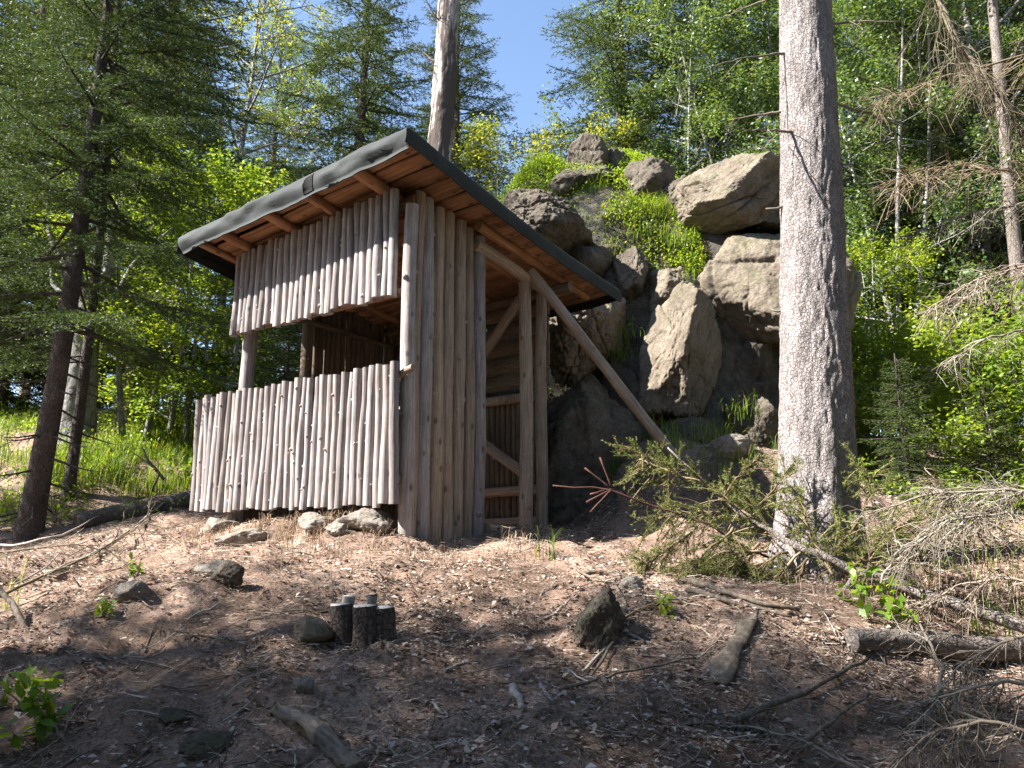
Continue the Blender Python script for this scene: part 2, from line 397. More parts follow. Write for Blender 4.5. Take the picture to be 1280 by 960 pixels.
def pole_mesh(name, L, r0, r1, seed, n=10, bend=.012, knots=3, rings=9, rn=.035, jag=0.0):
    r = np.random.default_rng(seed); z = np.linspace(0, L, rings)
    ph = r.uniform(0, 6.28, 4)
    cx = bend * (np.sin(z / L * 3.1 + ph[0]) * 1.0 + .5 * np.sin(z / L * 7 + ph[1])); cy_ = bend * (np.sin(z / L * 3.6 + ph[2]) + .5 * np.sin(z / L * 8 + ph[3]))
    cx -= cx.mean(); cy_ -= cy_.mean()
    th = np.arange(n) * 2 * math.pi / n
    rad = np.linspace(r0, r1, rings)[:, None] * (1 + r.normal(0, rn, (rings, n)) + (rn - .035) * 2 * r.normal(0, 1, n)[None])
    V = np.stack([cx[:, None] + rad * np.cos(th), cy_[:, None] + rad * np.sin(th), np.repeat(z[:, None], n, 1)], -1)
    if jag: V[-1, :, 2] += r.uniform(-jag, jag) * np.cos(th + r.uniform(0, 6)); V[0, :, 2] += r.uniform(-jag, jag) * np.cos(th + r.uniform(0, 6))
    mb = MB(); i = np.arange(rings - 1)[:, None] * n; j = np.arange(n)[None]; j2 = (j + 1) % n
    mb.add(V.reshape(-1, 3), np.stack([i + j, i + j2, i + n + j2, i + n + j], -1).reshape(-1, 4))
    for k in (0, rings - 1):                   # end faces
        ring = V[k]; c = ring.mean(0, keepdims=True); tt = [[n, a, (a + 1) % n] if k else [n, (a + 1) % n, a] for a in range(n)]
        mb.add(np.vstack([ring, c]), None, np.array(tt))
    for _ in range(knots):                     # branch stubs
        kz = r.uniform(.06, .94) * L; a = r.uniform(0, 6.28); rk = np.interp(kz, [0, L], [r0, r1])
        c0 = np.array([np.interp(kz, z, cx), np.interp(kz, z, cy_), kz]); d = np.array([math.cos(a), math.sin(a), r.uniform(.1, .5)]); d /= np.linalg.norm(d)
        kr = rk * r.uniform(.25, .45)
        mb.tube([c0 + d * rk * .55, c0 + d * (rk * 1.02), c0 + d * (rk * 1.0 + r.uniform(.006, .016))], [kr * 1.5, kr, kr * .75], 5)
    return mb.mesh(name)

def orient(p0, p1, roll=0):
    d = Vector([float(b - a) for a, b in zip(p0, p1)]); q = d.to_track_quat('Z', 'Y')
    return q @ Matrix.Rotation(roll, 3, 'Z').to_quaternion(), d.length

SEED = [100]
def pole(name, p0, p1, r0, r1=None, mat='weathered_pole', parent=hut, **kw):
    SEED[0] += 1; q, L = orient(p0, p1, SEED[0] * 1.7)
    return link(name, pole_mesh(name, L, r0, r1 or r0 * .92, SEED[0], **kw), mat, parent, p0, quat=q)

def board_mesh(name, L, wd, th, seed, rings=9):
    r = np.random.default_rng(seed); z = np.linspace(0, L, rings)
    e0 = -wd / 2 + r.normal(0, .006, rings) + .008 * np.sin(z * 2.3 + r.uniform(0, 6)); e1 = wd / 2 + r.normal(0, .006, rings) + .008 * np.sin(z * 2.1 + r.uniform(0, 6))
    yy = .004 * np.sin(z * 1.7 + r.uniform(0, 6))
    ring = lambda k: [[e0[k], yy[k] - th / 2, z[k]], [e1[k], yy[k] - th / 2, z[k]], [e1[k], yy[k] + th / 2, z[k]], [e0[k], yy[k] + th / 2, z[k]]]
    V = np.array([p for k in range(rings) for p in ring(k)]); q = []
    for k in range(rings - 1):
        for a in range(4): q.append([k * 4 + a, k * 4 + (a + 1) % 4, k * 4 + 4 + (a + 1) % 4, k * 4 + 4 + a])
    q += [[3, 2, 1, 0], [rings * 4 - 4, rings * 4 - 3, rings * 4 - 2, rings * 4 - 1]]
    return new_mesh(name, V, np.array(q), smooth=False)

def L3(u, v, ww): return np.array([-u, v, ww])            # hut coordinates: u to the left along the front, v into the depth
R = random.Random(3)

def roof_top(u, v):
    t = np.clip((np.asarray(v, float) + .45) / 3.2, 0, 1)
    return 3.06 - .048 * (u + .42) - .44 * t - .05 * np.sin(math.pi * t)

# posts and framing
pole('corner_post', L3(-.038, .0, -.1), L3(-.040, .0, 2.66), .066, .058, 'weathered_pole', rings=12, knots=5)
pole('window_post', L3(2.22, .07, -.1), L3(2.20, .07, 2.72), .075, .066, 'weathered_pole', rings=12, knots=4)
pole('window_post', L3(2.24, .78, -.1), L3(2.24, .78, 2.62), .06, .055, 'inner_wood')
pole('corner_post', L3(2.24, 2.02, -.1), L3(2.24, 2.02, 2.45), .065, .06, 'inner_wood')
pole('door_post', L3(-.03, 1.60, -.12), L3(-.03, 1.62, 2.42), .066, .060, 'post_wood', rings=12, knots=4)
pole('door_post', L3(-.03, 1.87, -.12), L3(-.03, 1.87, 2.44), .060, .056, 'post_wood', rings=12, knots=4)
pole('wall_plate', L3(.0, .09, 2.75), L3(2.45, .09, 2.63), .055, .05, 'board_wood')
pole('wall_plate', L3(-.30, 2.0, 2.46), L3(2.50, 2.0, 2.33), .055, .05, 'inner_wood')
pole('side_beam', L3(-.05, .80, 2.56), L3(-.08, 2.05, 2.41), .058, .05, 'post_wood', knots=3)
pole('side_beam', L3(2.3, -.05, 2.62), L3(2.3, 2.13, 2.31), .055, .05, 'inner_wood')

# low front wall: two rails with poles nailed outside
mb = MB()
mb.tube([L3(2.66, -.075, .42), L3(1.3, -.075, .43), L3(-.05, -.075, .42)], .035, 8)
low = link('low_front_wall', mb.mesh('low_front_wall'), 'inner_wood', hut)
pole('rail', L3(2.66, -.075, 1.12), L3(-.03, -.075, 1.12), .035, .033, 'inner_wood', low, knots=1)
n = 33; us = np.linspace(2.63, -.055, n)
for k, u in enumerate(us):
    u = u + R.uniform(-.008, .008); tilt = R.uniform(-.009, .009) + (-.035 if k < 3 else 0)
    rr = R.uniform(.031, .042)
    pole('wall_pole', L3(u - tilt * -1.2, -.15 + R.uniform(-.008, .008), .215 + R.uniform(-.018, .018)), L3(u + tilt * .2, -.145 + R.uniform(-.01, .01), 1.305 + R.uniform(-.016, .014)),
         rr, rr * R.uniform(.85, .98), 'weathered_pole', low, knots=R.choice([2, 3, 4, 5]), bend=R.uniform(.003, .009), jag=.006)
pole('rail_end', L3(.02, -.09, 1.23), L3(-.19, -.10, 1.245), .03, .028, 'post_wood', low, knots=1, rings=4)
# upper front wall
mb = MB(); mb.tube([L3(2.30, .0, 1.955), L3(1.1, .0, 1.945), L3(.03, .0, 1.935)], .038, 8);
upw = link('upper_front_wall', mb.mesh('upper_front_wall'), 'board_wood', hut)
pole('rail', L3(2.3, .0, 2.6), L3(.03, .0, 2.66), .035, .033, 'inner_wood', upw, knots=1)
n = 26; us = np.linspace(2.235, .095, n)
for k, u in enumerate(us):
    u = u + R.uniform(-.01, .01); rr = R.uniform(.033, .043); tp = float(roof_top(u, 0)) - .13 + R.uniform(-.03, .0)
    pole('wall_pole', L3(u + R.uniform(-.012, .012), -.075 + R.uniform(-.01, .01), 1.895 + R.uniform(-.028, .022)), L3(u, -.07 + R.uniform(-.01, .01), tp),
         rr, rr * R.uniform(.85, .98), 'weathered_pole', upw, knots=R.choice([1, 2, 3, 4]), bend=R.uniform(.003, .008), jag=.010)
# side wall beside the doorway: tall poles
mb = MB()
mb.tube([L3(.065, .05, .35), L3(.065, 1.0, .3)], .035, 8)
side = link('side_wall', mb.mesh('side_wall'), 'inner_wood', hut)
for v, rr, mt in ((.075, .048, 'post_wood'), (.19, .074, 'weathered_pole'), (.334, .068, 'post_wood'), (.463, .066, 'post_wood'), (.607, .073, 'post_wood'), (.735, .060, 'post_wood'), (.875, .076, 'weathered_pole')):
    tp = float(roof_top(-.05, v)) - .12
    pole('wall_pole', L3(-.008 + R.uniform(-.012, .012), v + .03 + R.uniform(-.01, .01), -.09), L3(-.008, v + .03 + R.uniform(-.015, .015), tp), rr, rr * .86, mt, side, rings=14, knots=6, bend=.010, jag=.02)
# left side: half wall, open in front, poles at the back
mb = MB()
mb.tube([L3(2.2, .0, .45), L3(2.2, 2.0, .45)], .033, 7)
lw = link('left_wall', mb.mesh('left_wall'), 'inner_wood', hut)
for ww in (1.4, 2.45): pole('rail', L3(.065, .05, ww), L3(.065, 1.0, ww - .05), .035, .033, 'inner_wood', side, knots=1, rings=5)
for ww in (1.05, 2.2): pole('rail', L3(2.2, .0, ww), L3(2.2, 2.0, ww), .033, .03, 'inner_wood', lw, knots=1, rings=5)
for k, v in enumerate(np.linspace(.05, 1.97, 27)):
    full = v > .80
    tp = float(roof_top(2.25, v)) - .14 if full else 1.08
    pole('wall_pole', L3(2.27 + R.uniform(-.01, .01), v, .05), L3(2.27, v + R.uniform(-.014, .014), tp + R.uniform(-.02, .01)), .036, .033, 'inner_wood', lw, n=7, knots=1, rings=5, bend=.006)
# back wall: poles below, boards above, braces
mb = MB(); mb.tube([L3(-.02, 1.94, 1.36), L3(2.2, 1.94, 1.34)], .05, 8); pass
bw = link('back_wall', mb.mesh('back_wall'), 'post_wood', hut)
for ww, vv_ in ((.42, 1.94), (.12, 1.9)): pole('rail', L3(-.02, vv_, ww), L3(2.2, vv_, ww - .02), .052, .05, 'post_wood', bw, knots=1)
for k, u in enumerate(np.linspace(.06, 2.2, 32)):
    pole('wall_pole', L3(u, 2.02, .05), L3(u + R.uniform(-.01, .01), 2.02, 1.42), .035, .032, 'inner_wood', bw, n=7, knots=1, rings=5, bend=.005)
for k in range(5):
    ww = 1.56 + k * .185; q, Lb = orient(L3(-.02, 2.03, ww), L3(2.26, 2.03, ww - .02), 0)
    link('wall_board', board_mesh('wall_board', Lb, .175, .025, 700 + k), 'inner_wood', bw, L3(-.02, 2.03, ww), quat=q @ Matrix.Rotation(math.pi / 2, 3, 'Z').to_quaternion())
pole('brace', L3(.98, 1.86, 1.55), L3(.04, 1.72, 2.40), .052, .048, 'post_wood', knots=2)
pole('brace', L3(1.0, 1.86, 1.12), L3(.06, 1.84, .52), .060, .052, 'post_wood', knots=2)
pole('threshold', L3(-.05, .98, .03), L3(-.05, 1.66, .02), .05, .046, 'post_wood', knots=1, rings=5)
pole('floor_log', L3(.25, 1.0, .0), L3(.3, 1.9, .01), .055, .05, 'inner_wood', knots=1, rings=5)
pole('floor_log', L3(.55, .95, .0), L3(.52, 1.9, .01), .05, .05, 'inner_wood', knots=1, rings=5)

# roof: felt, boards and rafters
A0, A1, B0, B1 = -.45, 2.78, -.42, 2.62
LIPF, LIPS = .205, .145
na = np.concatenate([np.linspace(A0 - LIPF, A0, 9)[:-1], np.linspace(A0, A1, 46), np.linspace(A1, A1 + .12, 4)[1:]])
nb = np.concatenate([np.linspace(B0 - LIPS, B0, 8)[:-1], np.linspace(B0, B1, 52), np.linspace(B1, B1 + .2, 8)[1:]])
AA, BB = np.meshgrid(na, nb, indexing='ij')
oa = np.where(AA < A0, A0 - AA, np.where(AA > A1, AA - A1, 0)); ob = np.where(BB < B0, B0 - BB, np.where(BB > B1, BB - B1, 0))
va, ub = np.clip(AA, A0, A1), np.clip(BB, B0, B1)
q3 = np.stack([va * 2.2, ub * 2.2, oa * 6], -1)
ww = roof_top(ub, va) - np.maximum(oa, ob) - .025 * np.exp(-np.minimum(np.where(oa + ob > 0, 0, np.minimum(va - A0, ub - B0)), 9) / .03)
ww = ww + .006 * fbm(q3, 3, 3) * (oa + ob < .01)
bulge = .042 * np.sin(np.clip(oa / LIPF, 0, 1) * math.pi) + .030 * fbm(q3 * 1.3, 4, 9) * (oa > 0)
bul2 = .012 * np.sin(np.clip(ob / LIPS, 0, 1) * math.pi) + .010 * fbm(q3 * 1.5 + 4, 3, 12) * (ob > 0)
tear = 1 + .05 * fbm(np.stack([ub * 2.3, ub * 0, ub * 0], -1), 3, 15)
ww = np.where(oa > 0, roof_top(ub, va) - .02 - np.maximum(oa * tear, ob), ww)
sg = np.where(AA < A0, -1, 1); sb = np.where(BB < B0, -1, 1)
vv = va + np.where(oa > 0, sg * (bulge + .015), 0); uu = ub + np.where(ob > 0, sb * (bul2 + .012), 0)
V1 = np.stack([-uu, vv, ww], -1)
nrm = np.zeros_like(V1); nrm[..., 2] = np.where(oa + ob > 0, .15, 1.0); nrm[..., 1] = np.where(oa > 0, sg, 0); nrm[..., 0] = np.where(ob > 0, -sb, 0); nrm = unit(nrm)
Va, Vb = V1.reshape(-1, 3), (V1 - nrm * .010).reshape(-1, 3)
ni, nj = AA.shape; ii = np.arange(ni * nj).reshape(ni, nj); N0 = ni * nj
qa = np.stack([ii[:-1, :-1], ii[1:, :-1], ii[1:, 1:], ii[:-1, 1:]], -1).reshape(-1, 4)
per = np.concatenate([ii[:, 0], ii[-1, 1:], ii[-2::-1, -1], ii[0, -2:0:-1]]); per2 = np.roll(per, -1)
qe = np.stack([per, per2, per2 + N0, per + N0], -1)
roof = link('roof', new_mesh('roof', np.vstack([Va, Vb]), [qa, qa[:, ::-1] + N0, qe]), 'roofing_felt', hut)
roof['label'] = 'grey-green roofing felt folded down over the eaves'
v = A0 + .02; k = 0
while v < A1 - .05:
    wd = min(R.uniform(.16, .25), A1 - v - .01); vc = v + wd / 2
    z0 = float(roof_top(B0, vc)) - .046 - R.uniform(0, .012); z1 = float(roof_top(B1, vc)) - .046 - R.uniform(0, .012)
    p0, p1 = L3(B0 + .015 + R.uniform(0, .02), vc, z0), L3(B1 - .02, vc, z1)
    q, Lb = orient(p0, p1)
    ax = q.to_matrix()                           # keep the flat side level with the roof slope
    x_ = Vector((0, 1, -.14)).normalized(); z_ = Vector([float(c) for c in (p1 - p0)]).normalized(); x_ = (x_ - z_ * x_.dot(z_)).normalized(); y_ = z_.cross(x_)
    q = Matrix((x_, y_, z_)).transposed().to_quaternion()
    link('roof_board', board_mesh('roof_board', Lb, wd - .006, .028, 800 + k), 'board_wood', roof, p0, quat=q)
    v += wd + R.uniform(.002, .010); k += 1
for u, r_ in ((.235, .055), (.88, .05), (1.435, .05), (2.12, .05), (2.48, .04)):
    f = lambda v: float(roof_top(u, v)) - .062 - r_
    pole('rafter', L3(u, -.40, f(-.42) - .0), L3(u, 2.62, f(2.62) - .0), r_, r_ * .92, 'board_wood', roof, rings=10, bend=.006, knots=2)
pole('rafter', L3(-.12, .75, float(roof_top(-.12, .75)) - .115), L3(-.12, 2.62, float(roof_top(-.12, 2.62)) - .10), .045, .042, 'board_wood', roof, bend=.006)
# dark tape patch on the front fold of the felt
ju = np.where((nb > .60) & (nb < .78))[0]; ia = np.arange(1, 8)
sub = V1[np.ix_(ia, ju)]; nsub = nrm[np.ix_(ia, ju)]; sub = sub + np.stack([-.25 * (sub[..., 2] - sub[..., 2].mean()), 0 * sub[..., 0], 0 * sub[..., 0]], -1) * .0
PV = (sub + nsub * .006).reshape(-1, 3); pb = (sub - nsub * .004).reshape(-1, 3); a_, b_ = len(ia), len(ju); i5 = np.arange(a_ * b_).reshape(a_, b_)
q5 = np.stack([i5[:-1, :-1], i5[1:, :-1], i5[1:, 1:], i5[:-1, 1:]], -1).reshape(-1, 4)
pe = np.concatenate([i5[:, 0], i5[-1, 1:], i5[-2::-1, -1], i5[0, -2:0:-1]]); pe2 = np.roll(pe, -1)
link('felt_patch', new_mesh('felt_patch', np.vstack([PV, pb]), [q5, q5[:, ::-1] + a_ * b_, np.stack([pe, pe2, pe2 + a_ * b_, pe + a_ * b_], -1)]), 'black_tape', roof)

# the long prop leaning from the eave to the bank
def to_hut(p):
    d = np.asarray(p) - HC; return np.array([-(d[0] * HU[0] + d[1] * HU[1]), d[0] * HV[0] + d[1] * HV[1], d[2]])
foot = np.array([1.56, 7.15, 0]); foot[2] = Hs(1.56, 7.15) - .10
top = to_hut(atY(664, 338, 7.22)); ft = to_hut(foot)
pole('prop_pole', top, ft, .052, .050, 'post_wood', hut, rings=14, knots=4, bend=.012)

# ------------------------------------------------------------------ boulders
ICO = {}
def ico(level):
    if level not in ICO:
        import bmesh
        bm = bmesh.new(); bmesh.ops.create_icosphere(bm, subdivisions=level, radius=1)
        bm.verts.ensure_lookup_table()
        ICO[level] = (np.array([v.co[:] for v in bm.verts]), np.array([[v.index for v in f.verts] for f in bm.faces])); bm.free()
    return ICO[level]

def rock_mesh(name, size, seed, level=6, planes=14, soft=9, rough=.06, extra=()):
    D, F = ico(level); D = unit(D); r = np.random.default_rng(seed)
    soft = soft * 2.4; n = unit(r.normal(size=(planes, 3))); d = r.uniform(.62, 1.0, planes)
    for e in extra: n = np.vstack([n, unit(np.array(e[:3]))]); d = np.append(d, e[3])
    dots = D @ n.T
    rr = np.where(dots > .05, d[None] / np.maximum(dots, .05), 30)
    rad = -np.log(np.exp(-soft * np.minimum(rr, 3)).sum(1) + np.exp(-soft * 1.15)) / soft
    P = D * rad[:, None]
    big = fbm(P * 1.6 + seed, 4, seed); sm = fbm(P * 7 + seed, 5, seed + 3, .62)
    ridge = 1 - np.abs(fbm(P * 2.0 + seed * 2, 4, seed + 7))
    P = P * (1 + rough * 1.5 * big + rough * .5 * sm - rough * .8 * np.clip(ridge - .8, 0, 1) * 5)[:, None]
    if level >= 6:                                            # fractures: narrow open joints with the two sides slightly offset
        for _ in range(6):
            nn_ = unit(r.normal(size=3) * [1, .7, 1]); sft = P @ nn_ - r.uniform(-.6, .6) + .07 * fbm(P * 2.2, 3, seed + 20 + _)
            near = np.exp(-(P @ unit(r.normal(size=3)) - r.uniform(-.3, .6)) ** 2 / .6)
            P = P * (1 - .055 * near * np.exp(-(sft / .022) ** 2) + .022 * near * np.tanh(sft / .03))[:, None]
        P = P * (1 + .0055 * fbm(P * 20, 3, seed + 40, .6))[:, None]
    lo, hi = P.min(0), P.max(0)
    P = (P - (lo + hi) / 2) / ((hi - lo) / 2)                 # exact half sizes
    return new_mesh(name, P * np.asarray(size) , F)

def boulder(px0, py0, px1, py1, Y, dy, label, mat='rock_warm', seed=1, roll=0.0, group='boulders piled behind the shelter', name='boulder', yaw=0.0, extra=(), grow=1.0, **kw):
    c = atY((px0 + px1) / 2, (py0 + py1) / 2, Y)
    s = np.linalg.norm(c - 0) if False else c[1] * CP + c[2] * SP
    hw, hh = (px1 - px0) / 2 * s / FPX * grow, (py1 - py0) / 2 * s / FPX * grow
    o = link(name, rock_mesh(name, (hw, dy, hh), seed, extra=extra, **kw), mat, None, c, rot=(0, roll, yaw))
    return tag(o, label, 'rock', group)

boulder(618, 246, 742, 345, 9.45, .9, 'rounded grey boulder just behind the roof edge', 'rock_dark', 11, level=7, roll=.25, rough=.05)
boulder(708, 174, 765, 245, 11.0, .5, 'upright split dark rock on the top of the pile', 'rock_dark', 12, planes=9, soft=14, roll=-.12)
boulder(744, 190, 800, 250, 11.1, .5, 'blocky dark rock next to the split one on the summit', 'rock_dark', 13, planes=9, soft=14)
boulder(682, 204, 775, 268, 10.7, .6, 'low smooth dark rock below the summit rocks', 'rock_dark', 14, roll=-.1)
boulder(772, 198, 852, 275, 10.5, .55, 'craggy rock with pale rim above the grassy ledge', 'rock_dark', 15, soft=14, rough=.08)
boulder(828, 222, 888, 288, 10.2, .5, 'narrow tilted grey rock leaning on the big slab', 'rock_dark', 16, roll=-.6, soft=14)
boulder(842, 212, 972, 305, 9.9, .95, 'large pale slab-like boulder with a sloping flat face', 'rock_warm', 27, level=7, roll=-.22, planes=10, soft=16, rough=.04, extra=((-.45, -.75, .35, .62),), yaw=.15)
boulder(925, 246, 1010, 304, 9.9, .6, 'thin wedge of rock beside the pale slab', 'rock_warm', 18, roll=-.3, soft=14)
boulder(846, 276, 1062, 448, 9.75, 1.15, 'huge cracked boulder overhanging behind the spruce trunk', 'rock_warm', 43, level=7, roll=.12, planes=11, soft=13, rough=.035, extra=((-.35, -.8, .3, .66),))
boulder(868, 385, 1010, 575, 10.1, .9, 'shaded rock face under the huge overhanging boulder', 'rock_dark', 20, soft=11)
boulder(800, 354, 904, 532, 8.9, .62, 'tall upright boulder with a ridged sunlit face', 'rock_warm', 31, level=7, roll=.22, planes=10, soft=13, rough=.05, extra=((-.75, -.62, .1, .60), (.6, -.7, .0, .62), (.25, -.2, .95, .70), (-.5, .0, .85, .78)))
boulder(806, 332, 880, 412, 9.4, .5, 'rounded boulder tucked behind the upright one', 'rock_warm', 22)
boulder(678, 352, 785, 492, 9.15, .7, 'bulky boulder seen past the door posts and leaning prop', 'rock_warm', 33, level=7, rough=.08)
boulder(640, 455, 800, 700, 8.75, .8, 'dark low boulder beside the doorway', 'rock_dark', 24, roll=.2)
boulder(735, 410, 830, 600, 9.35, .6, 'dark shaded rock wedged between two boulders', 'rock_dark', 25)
boulder(766, 306, 808, 385, 9.5, .35, 'small mossy rock under the grassy ledge', 'rock_dark', 26)
boulder(690, 300, 790, 372, 9.7, .5, 'brown mossy rock below the roof corner', 'rock_dark', 37)
boulder(905, 500, 985, 600, 8.8, .5, 'low rubble rock at the foot of the pile near the trunk', 'rock_dark', 38)
boulder(800, 520, 900, 610, 8.6, .5, 'half-buried rock below the upright boulder', 'rock_dark', 39)

# loose stones
def stone(px, py, wpx, hpx, label, mat='stone_pale', seed=50, sink=.42, dy=None, roll=0, yaw=0, **kw):
    g = G(px, py); s = g[1] * CP + g[2] * SP; hw, hh = wpx / 2 * s / FPX, hpx / 2 * s / FPX
    dy = dy or hw * .8
    z = Hs(g[0], g[1] + dy * .5) + hh * (1 - 2 * sink) + .0
    kw.setdefault('level', 5); o = link('stone', rock_mesh('stone', (hw, dy, hh), seed, **kw), mat, None, (g[0], g[1] + dy * .5, z), rot=(0, roll, yaw))
    return tag(o, label, 'stone', 'loose stones on the slope')
stone(272, 666, 64, 30, 'flat yellowish foundation stone under the wall\'s far corner', 'stone_pale', 51, soft=14)
stone(300, 682, 80, 22, 'long thin slab of stone sloping down from the low wall', 'stone_pale', 52, soft=14, roll=-.2)
stone(392, 664, 48, 26, 'pale round-topped stone in dry grass under the wall', 'stone_pale', 53)
stone(455, 664, 70, 40, 'large pale foundation stone near the corner post', 'stone_pale', 54)
stone(425, 668, 40, 24, 'rough tan stone between the foundation stones', 'stone_pale', 55)
stone(160, 752, 46, 34, 'flat pale stone lying in leaf litter under the spruce side', 'stone_pale', 56, soft=14)
stone(282, 732, 44, 36, 'small upright dark stone standing in sunlit litter', 'rock_dark', 57, planes=8, soft=14, roll=.25, sink=.15, dy=.05)
stone(388, 806, 52, 36, 'brown leaning stone next to the cut stumps', 'rock_warm', 58, sink=.25, roll=.3)
stone(378, 866, 30, 26, 'small grey stone in the shaded litter', 'stone_pale', 59)
stone(262, 945, 90, 40, 'half-buried dark stone low on the slope', 'rock_dark', 60)
stone(268, 716, 60, 20, 'flat half-covered stone above the upright dark stone', 'stone_pale', 61)
stone(752, 812, 62, 96, 'mossy upright rock standing on the bank below the doorway', 'rock_dark', 79, sink=.34, dy=.16, rough=.10, planes=9, roll=.15, level=6)
stone(790, 735, 34, 26, 'tan stone lodged among roots at the bank edge', 'stone_pale', 63)
stone(215, 905, 40, 22, 'small flat stone in the shaded corner of the slope', 'rock_dark', 64)
stone(918, 572, 60, 34, 'pale tufted stone at the foot of the boulders', 'stone_pale', 65)

# ------------------------------------------------------------------ the big spruce trunk
def trunk_mesh(name, H_, r0, r1, seed, n=40, dz=.05, flare=.35, rough=.04, lean=(0, 0), curve=.03, ecc=0, roots=.10):
    r = np.random.default_rng(seed); z = np.arange(0, H_ + dz, dz); t = z / H_
    rad = r0 + (r1 - r0) * t + r0 * flare * np.exp(-z / .28)
    th = np.arange(n) * 2 * math.pi / n
    ph = r.uniform(0, 6.28, 2)
    cx = lean[0] * z + curve * np.sin(z * .6 + ph[0]) - curve * np.sin(ph[0]); cy_ = lean[1] * z + curve * np.sin(z * .5 + ph[1]) - curve * np.sin(ph[1])
    Z, T = np.meshgrid(z, th, indexing='ij')
    q = np.stack([np.cos(T) * 2.2, np.sin(T) * 2.2, Z * 1.2], -1)
    rr = rad[:, None] * (1 + rough * fbm(q * 1.2, 3, seed) + rough * .8 * fbm(q * np.array([5, 5, 9.]) , 3, seed + 1) + ecc * np.cos(2 * T + 1) + roots * np.exp(-Z / .25) * np.cos(T * 5 + seed))
    V = np.stack([cx[:, None] + rr * np.cos(T), cy_[:, None] + rr * np.sin(T), Z], -1).reshape(-1, 3)
    m = len(z); i = np.arange(m - 1)[:, None] * n; j = np.arange(n)[None]; j2 = (j + 1) % n
    mb = MB(); mb.add(V, np.stack([i + j, i + j2, i + n + j2, i + n + j], -1).reshape(-1, 4))
    mb.add(np.vstack([V[-n:], V[-n:].mean(0)]), None, np.array([[n, a, (a + 1) % n] for a in range(n)]))
    return mb, lambda zz: np.array([np.interp(zz, z, cx), np.interp(zz, z, cy_), zz]), lambda zz: np.interp(zz, z, rad)

def twig_fan(mb, pts, r0, r, n2=14, l2=.45, droop=.5, n3=6, l3=.13, side=None, thin=1.0):
    """a bare dead conifer branch: stem, side twigs, fine twiglets"""
    pts = np.asarray(pts, float); m = len(pts); tt = np.linspace(0, 1, 14)
    seg = np.linspace(0, 1, m); P = np.stack([np.interp(tt, seg, pts[:, k]) for k in range(3)], -1)
    P[1:-1] += r.normal(0, .012, (12, 3)) * np.linalg.norm(pts[-1] - pts[0])* .4
    mb.tube(P, np.linspace(r0, r0 * .25, 14), 6, caps=True)
    tan = np.gradient(P, axis=0)
    for k in range(n2):
        s = r.uniform(.08, 1.0); i = min(int(s * 13), 12); b = P[i] + (P[i + 1] - P[i]) * (s * 13 - i); t = unit(tan[i])
        lat = unit(np.cross(t, [0, 0, 1])) * (r.choice([-1, 1]) if side is None else side * r.choice([1, 1, 1, -1]))
        d = unit(t * r.uniform(.4, .9) + lat * r.uniform(.3, .9) + np.array([0, 0, r.uniform(-.5, .25)]))
        L = l2 * r.uniform(.25, 1.25) * (1.1 - .6 * s); q = np.linspace(0, 1, 6)[:, None]
        dp = droop * r.uniform(.1, 1.6); Q = b + d * L * q + np.array([0, 0, -1]) * dp * L * q ** 2 + unit(np.cross(d, [0, 0, 1])) * L * r.normal(0, .12) * q ** 2 + r.normal(0, .01 * L, (6, 3))
        mb.tube(Q, np.linspace(.0042, .0017, 6) * thin, 3, caps=False)
        for j in range(n3):
            u = r.uniform(.15, 1); p = np.array([np.interp(u, q[:, 0], Q[:, c]) for c in range(3)])
            d3 = unit(d * .8 + r.normal(0, .55, 3) + np.array([0, 0, -.35 * droop])); l = l3 * r.uniform(.4, 1.2)
            mb.tube([p, p + d3 * l * .5 + r.normal(0, .006, 3), p + d3 * l + np.array([0, 0, -.2 * l])], np.array([.0022, .0018, .0012]) * thin, 3, caps=False)

bx, by = 2.12, 5.5
big = thing('spruce_tree', 'thick grey spruce trunk standing beside the boulders', 'tree', (bx, by, Hs(bx, by) - .1))
tm, tc, tr = trunk_mesh('trunk', 9.5, .272, .10, 3, n=150, dz=.018, flare=.30, roots=.22, rough=.035, lean=(.05, .0), curve=.02)
link('trunk', tm.mesh('trunk'), 'spruce_bark', big)
tc_big = tc(8.6)
r_ = np.random.default_rng(5)
for z, az, L in ((3.55, 2.95, .42), (3.62, .1, .62), (4.0, 3.4, .7), (3.3, 3.7, .55), (4.25, -.3, .5), (2.75, 3.2, .16), (2.6, 0.2, .12), (1.75, .25, .09), (1.95, 3.0, .1), (4.6, 2.7, .5), (5.2, .6, .8), (5.6, 3.6, .9), (3.05, -.6, .12)):
    mbb = MB(); c = tc(z); d = np.array([math.cos(az), math.sin(az), r_.uniform(-.35, .15)])
    p0 = c + np.array([math.cos(az), math.sin(az), 0]) * (tr(z) - .03); pts = [p0, p0 + d * L * .5 + [0, 0, -.02], p0 + d * L + [0, 0, -.12 * L]]
    if L > .3: twig_fan(mbb, pts, .012, r_, n2=3, l2=.22, n3=1)
    else: mbb.tube(pts, [.012, .009, .007], 6)
    link('dead_branch', mbb.mesh('dead_branch'), 'dry_twigs', big)

# ------------------------------------------------------------------ trees
def shoots_to_needles(P, D, Ls, r, K, nl, nw, flat=.5):
    n = len(P); t = r.uniform(0, 1, (n, K)); U = rand_unit(r, n * K).reshape(n, K, 3); U[..., 2] *= flat
    Dn = D[:, None] * .75 + U; base = P[:, None] + D[:, None] * (t * Ls[:, None])[..., None]
    return needle_tris(base.reshape(-1, 3), Dn.reshape(-1, 3), rand_unit(r, n * K), r.uniform(.7, 1.15, n * K) * nl, nw)

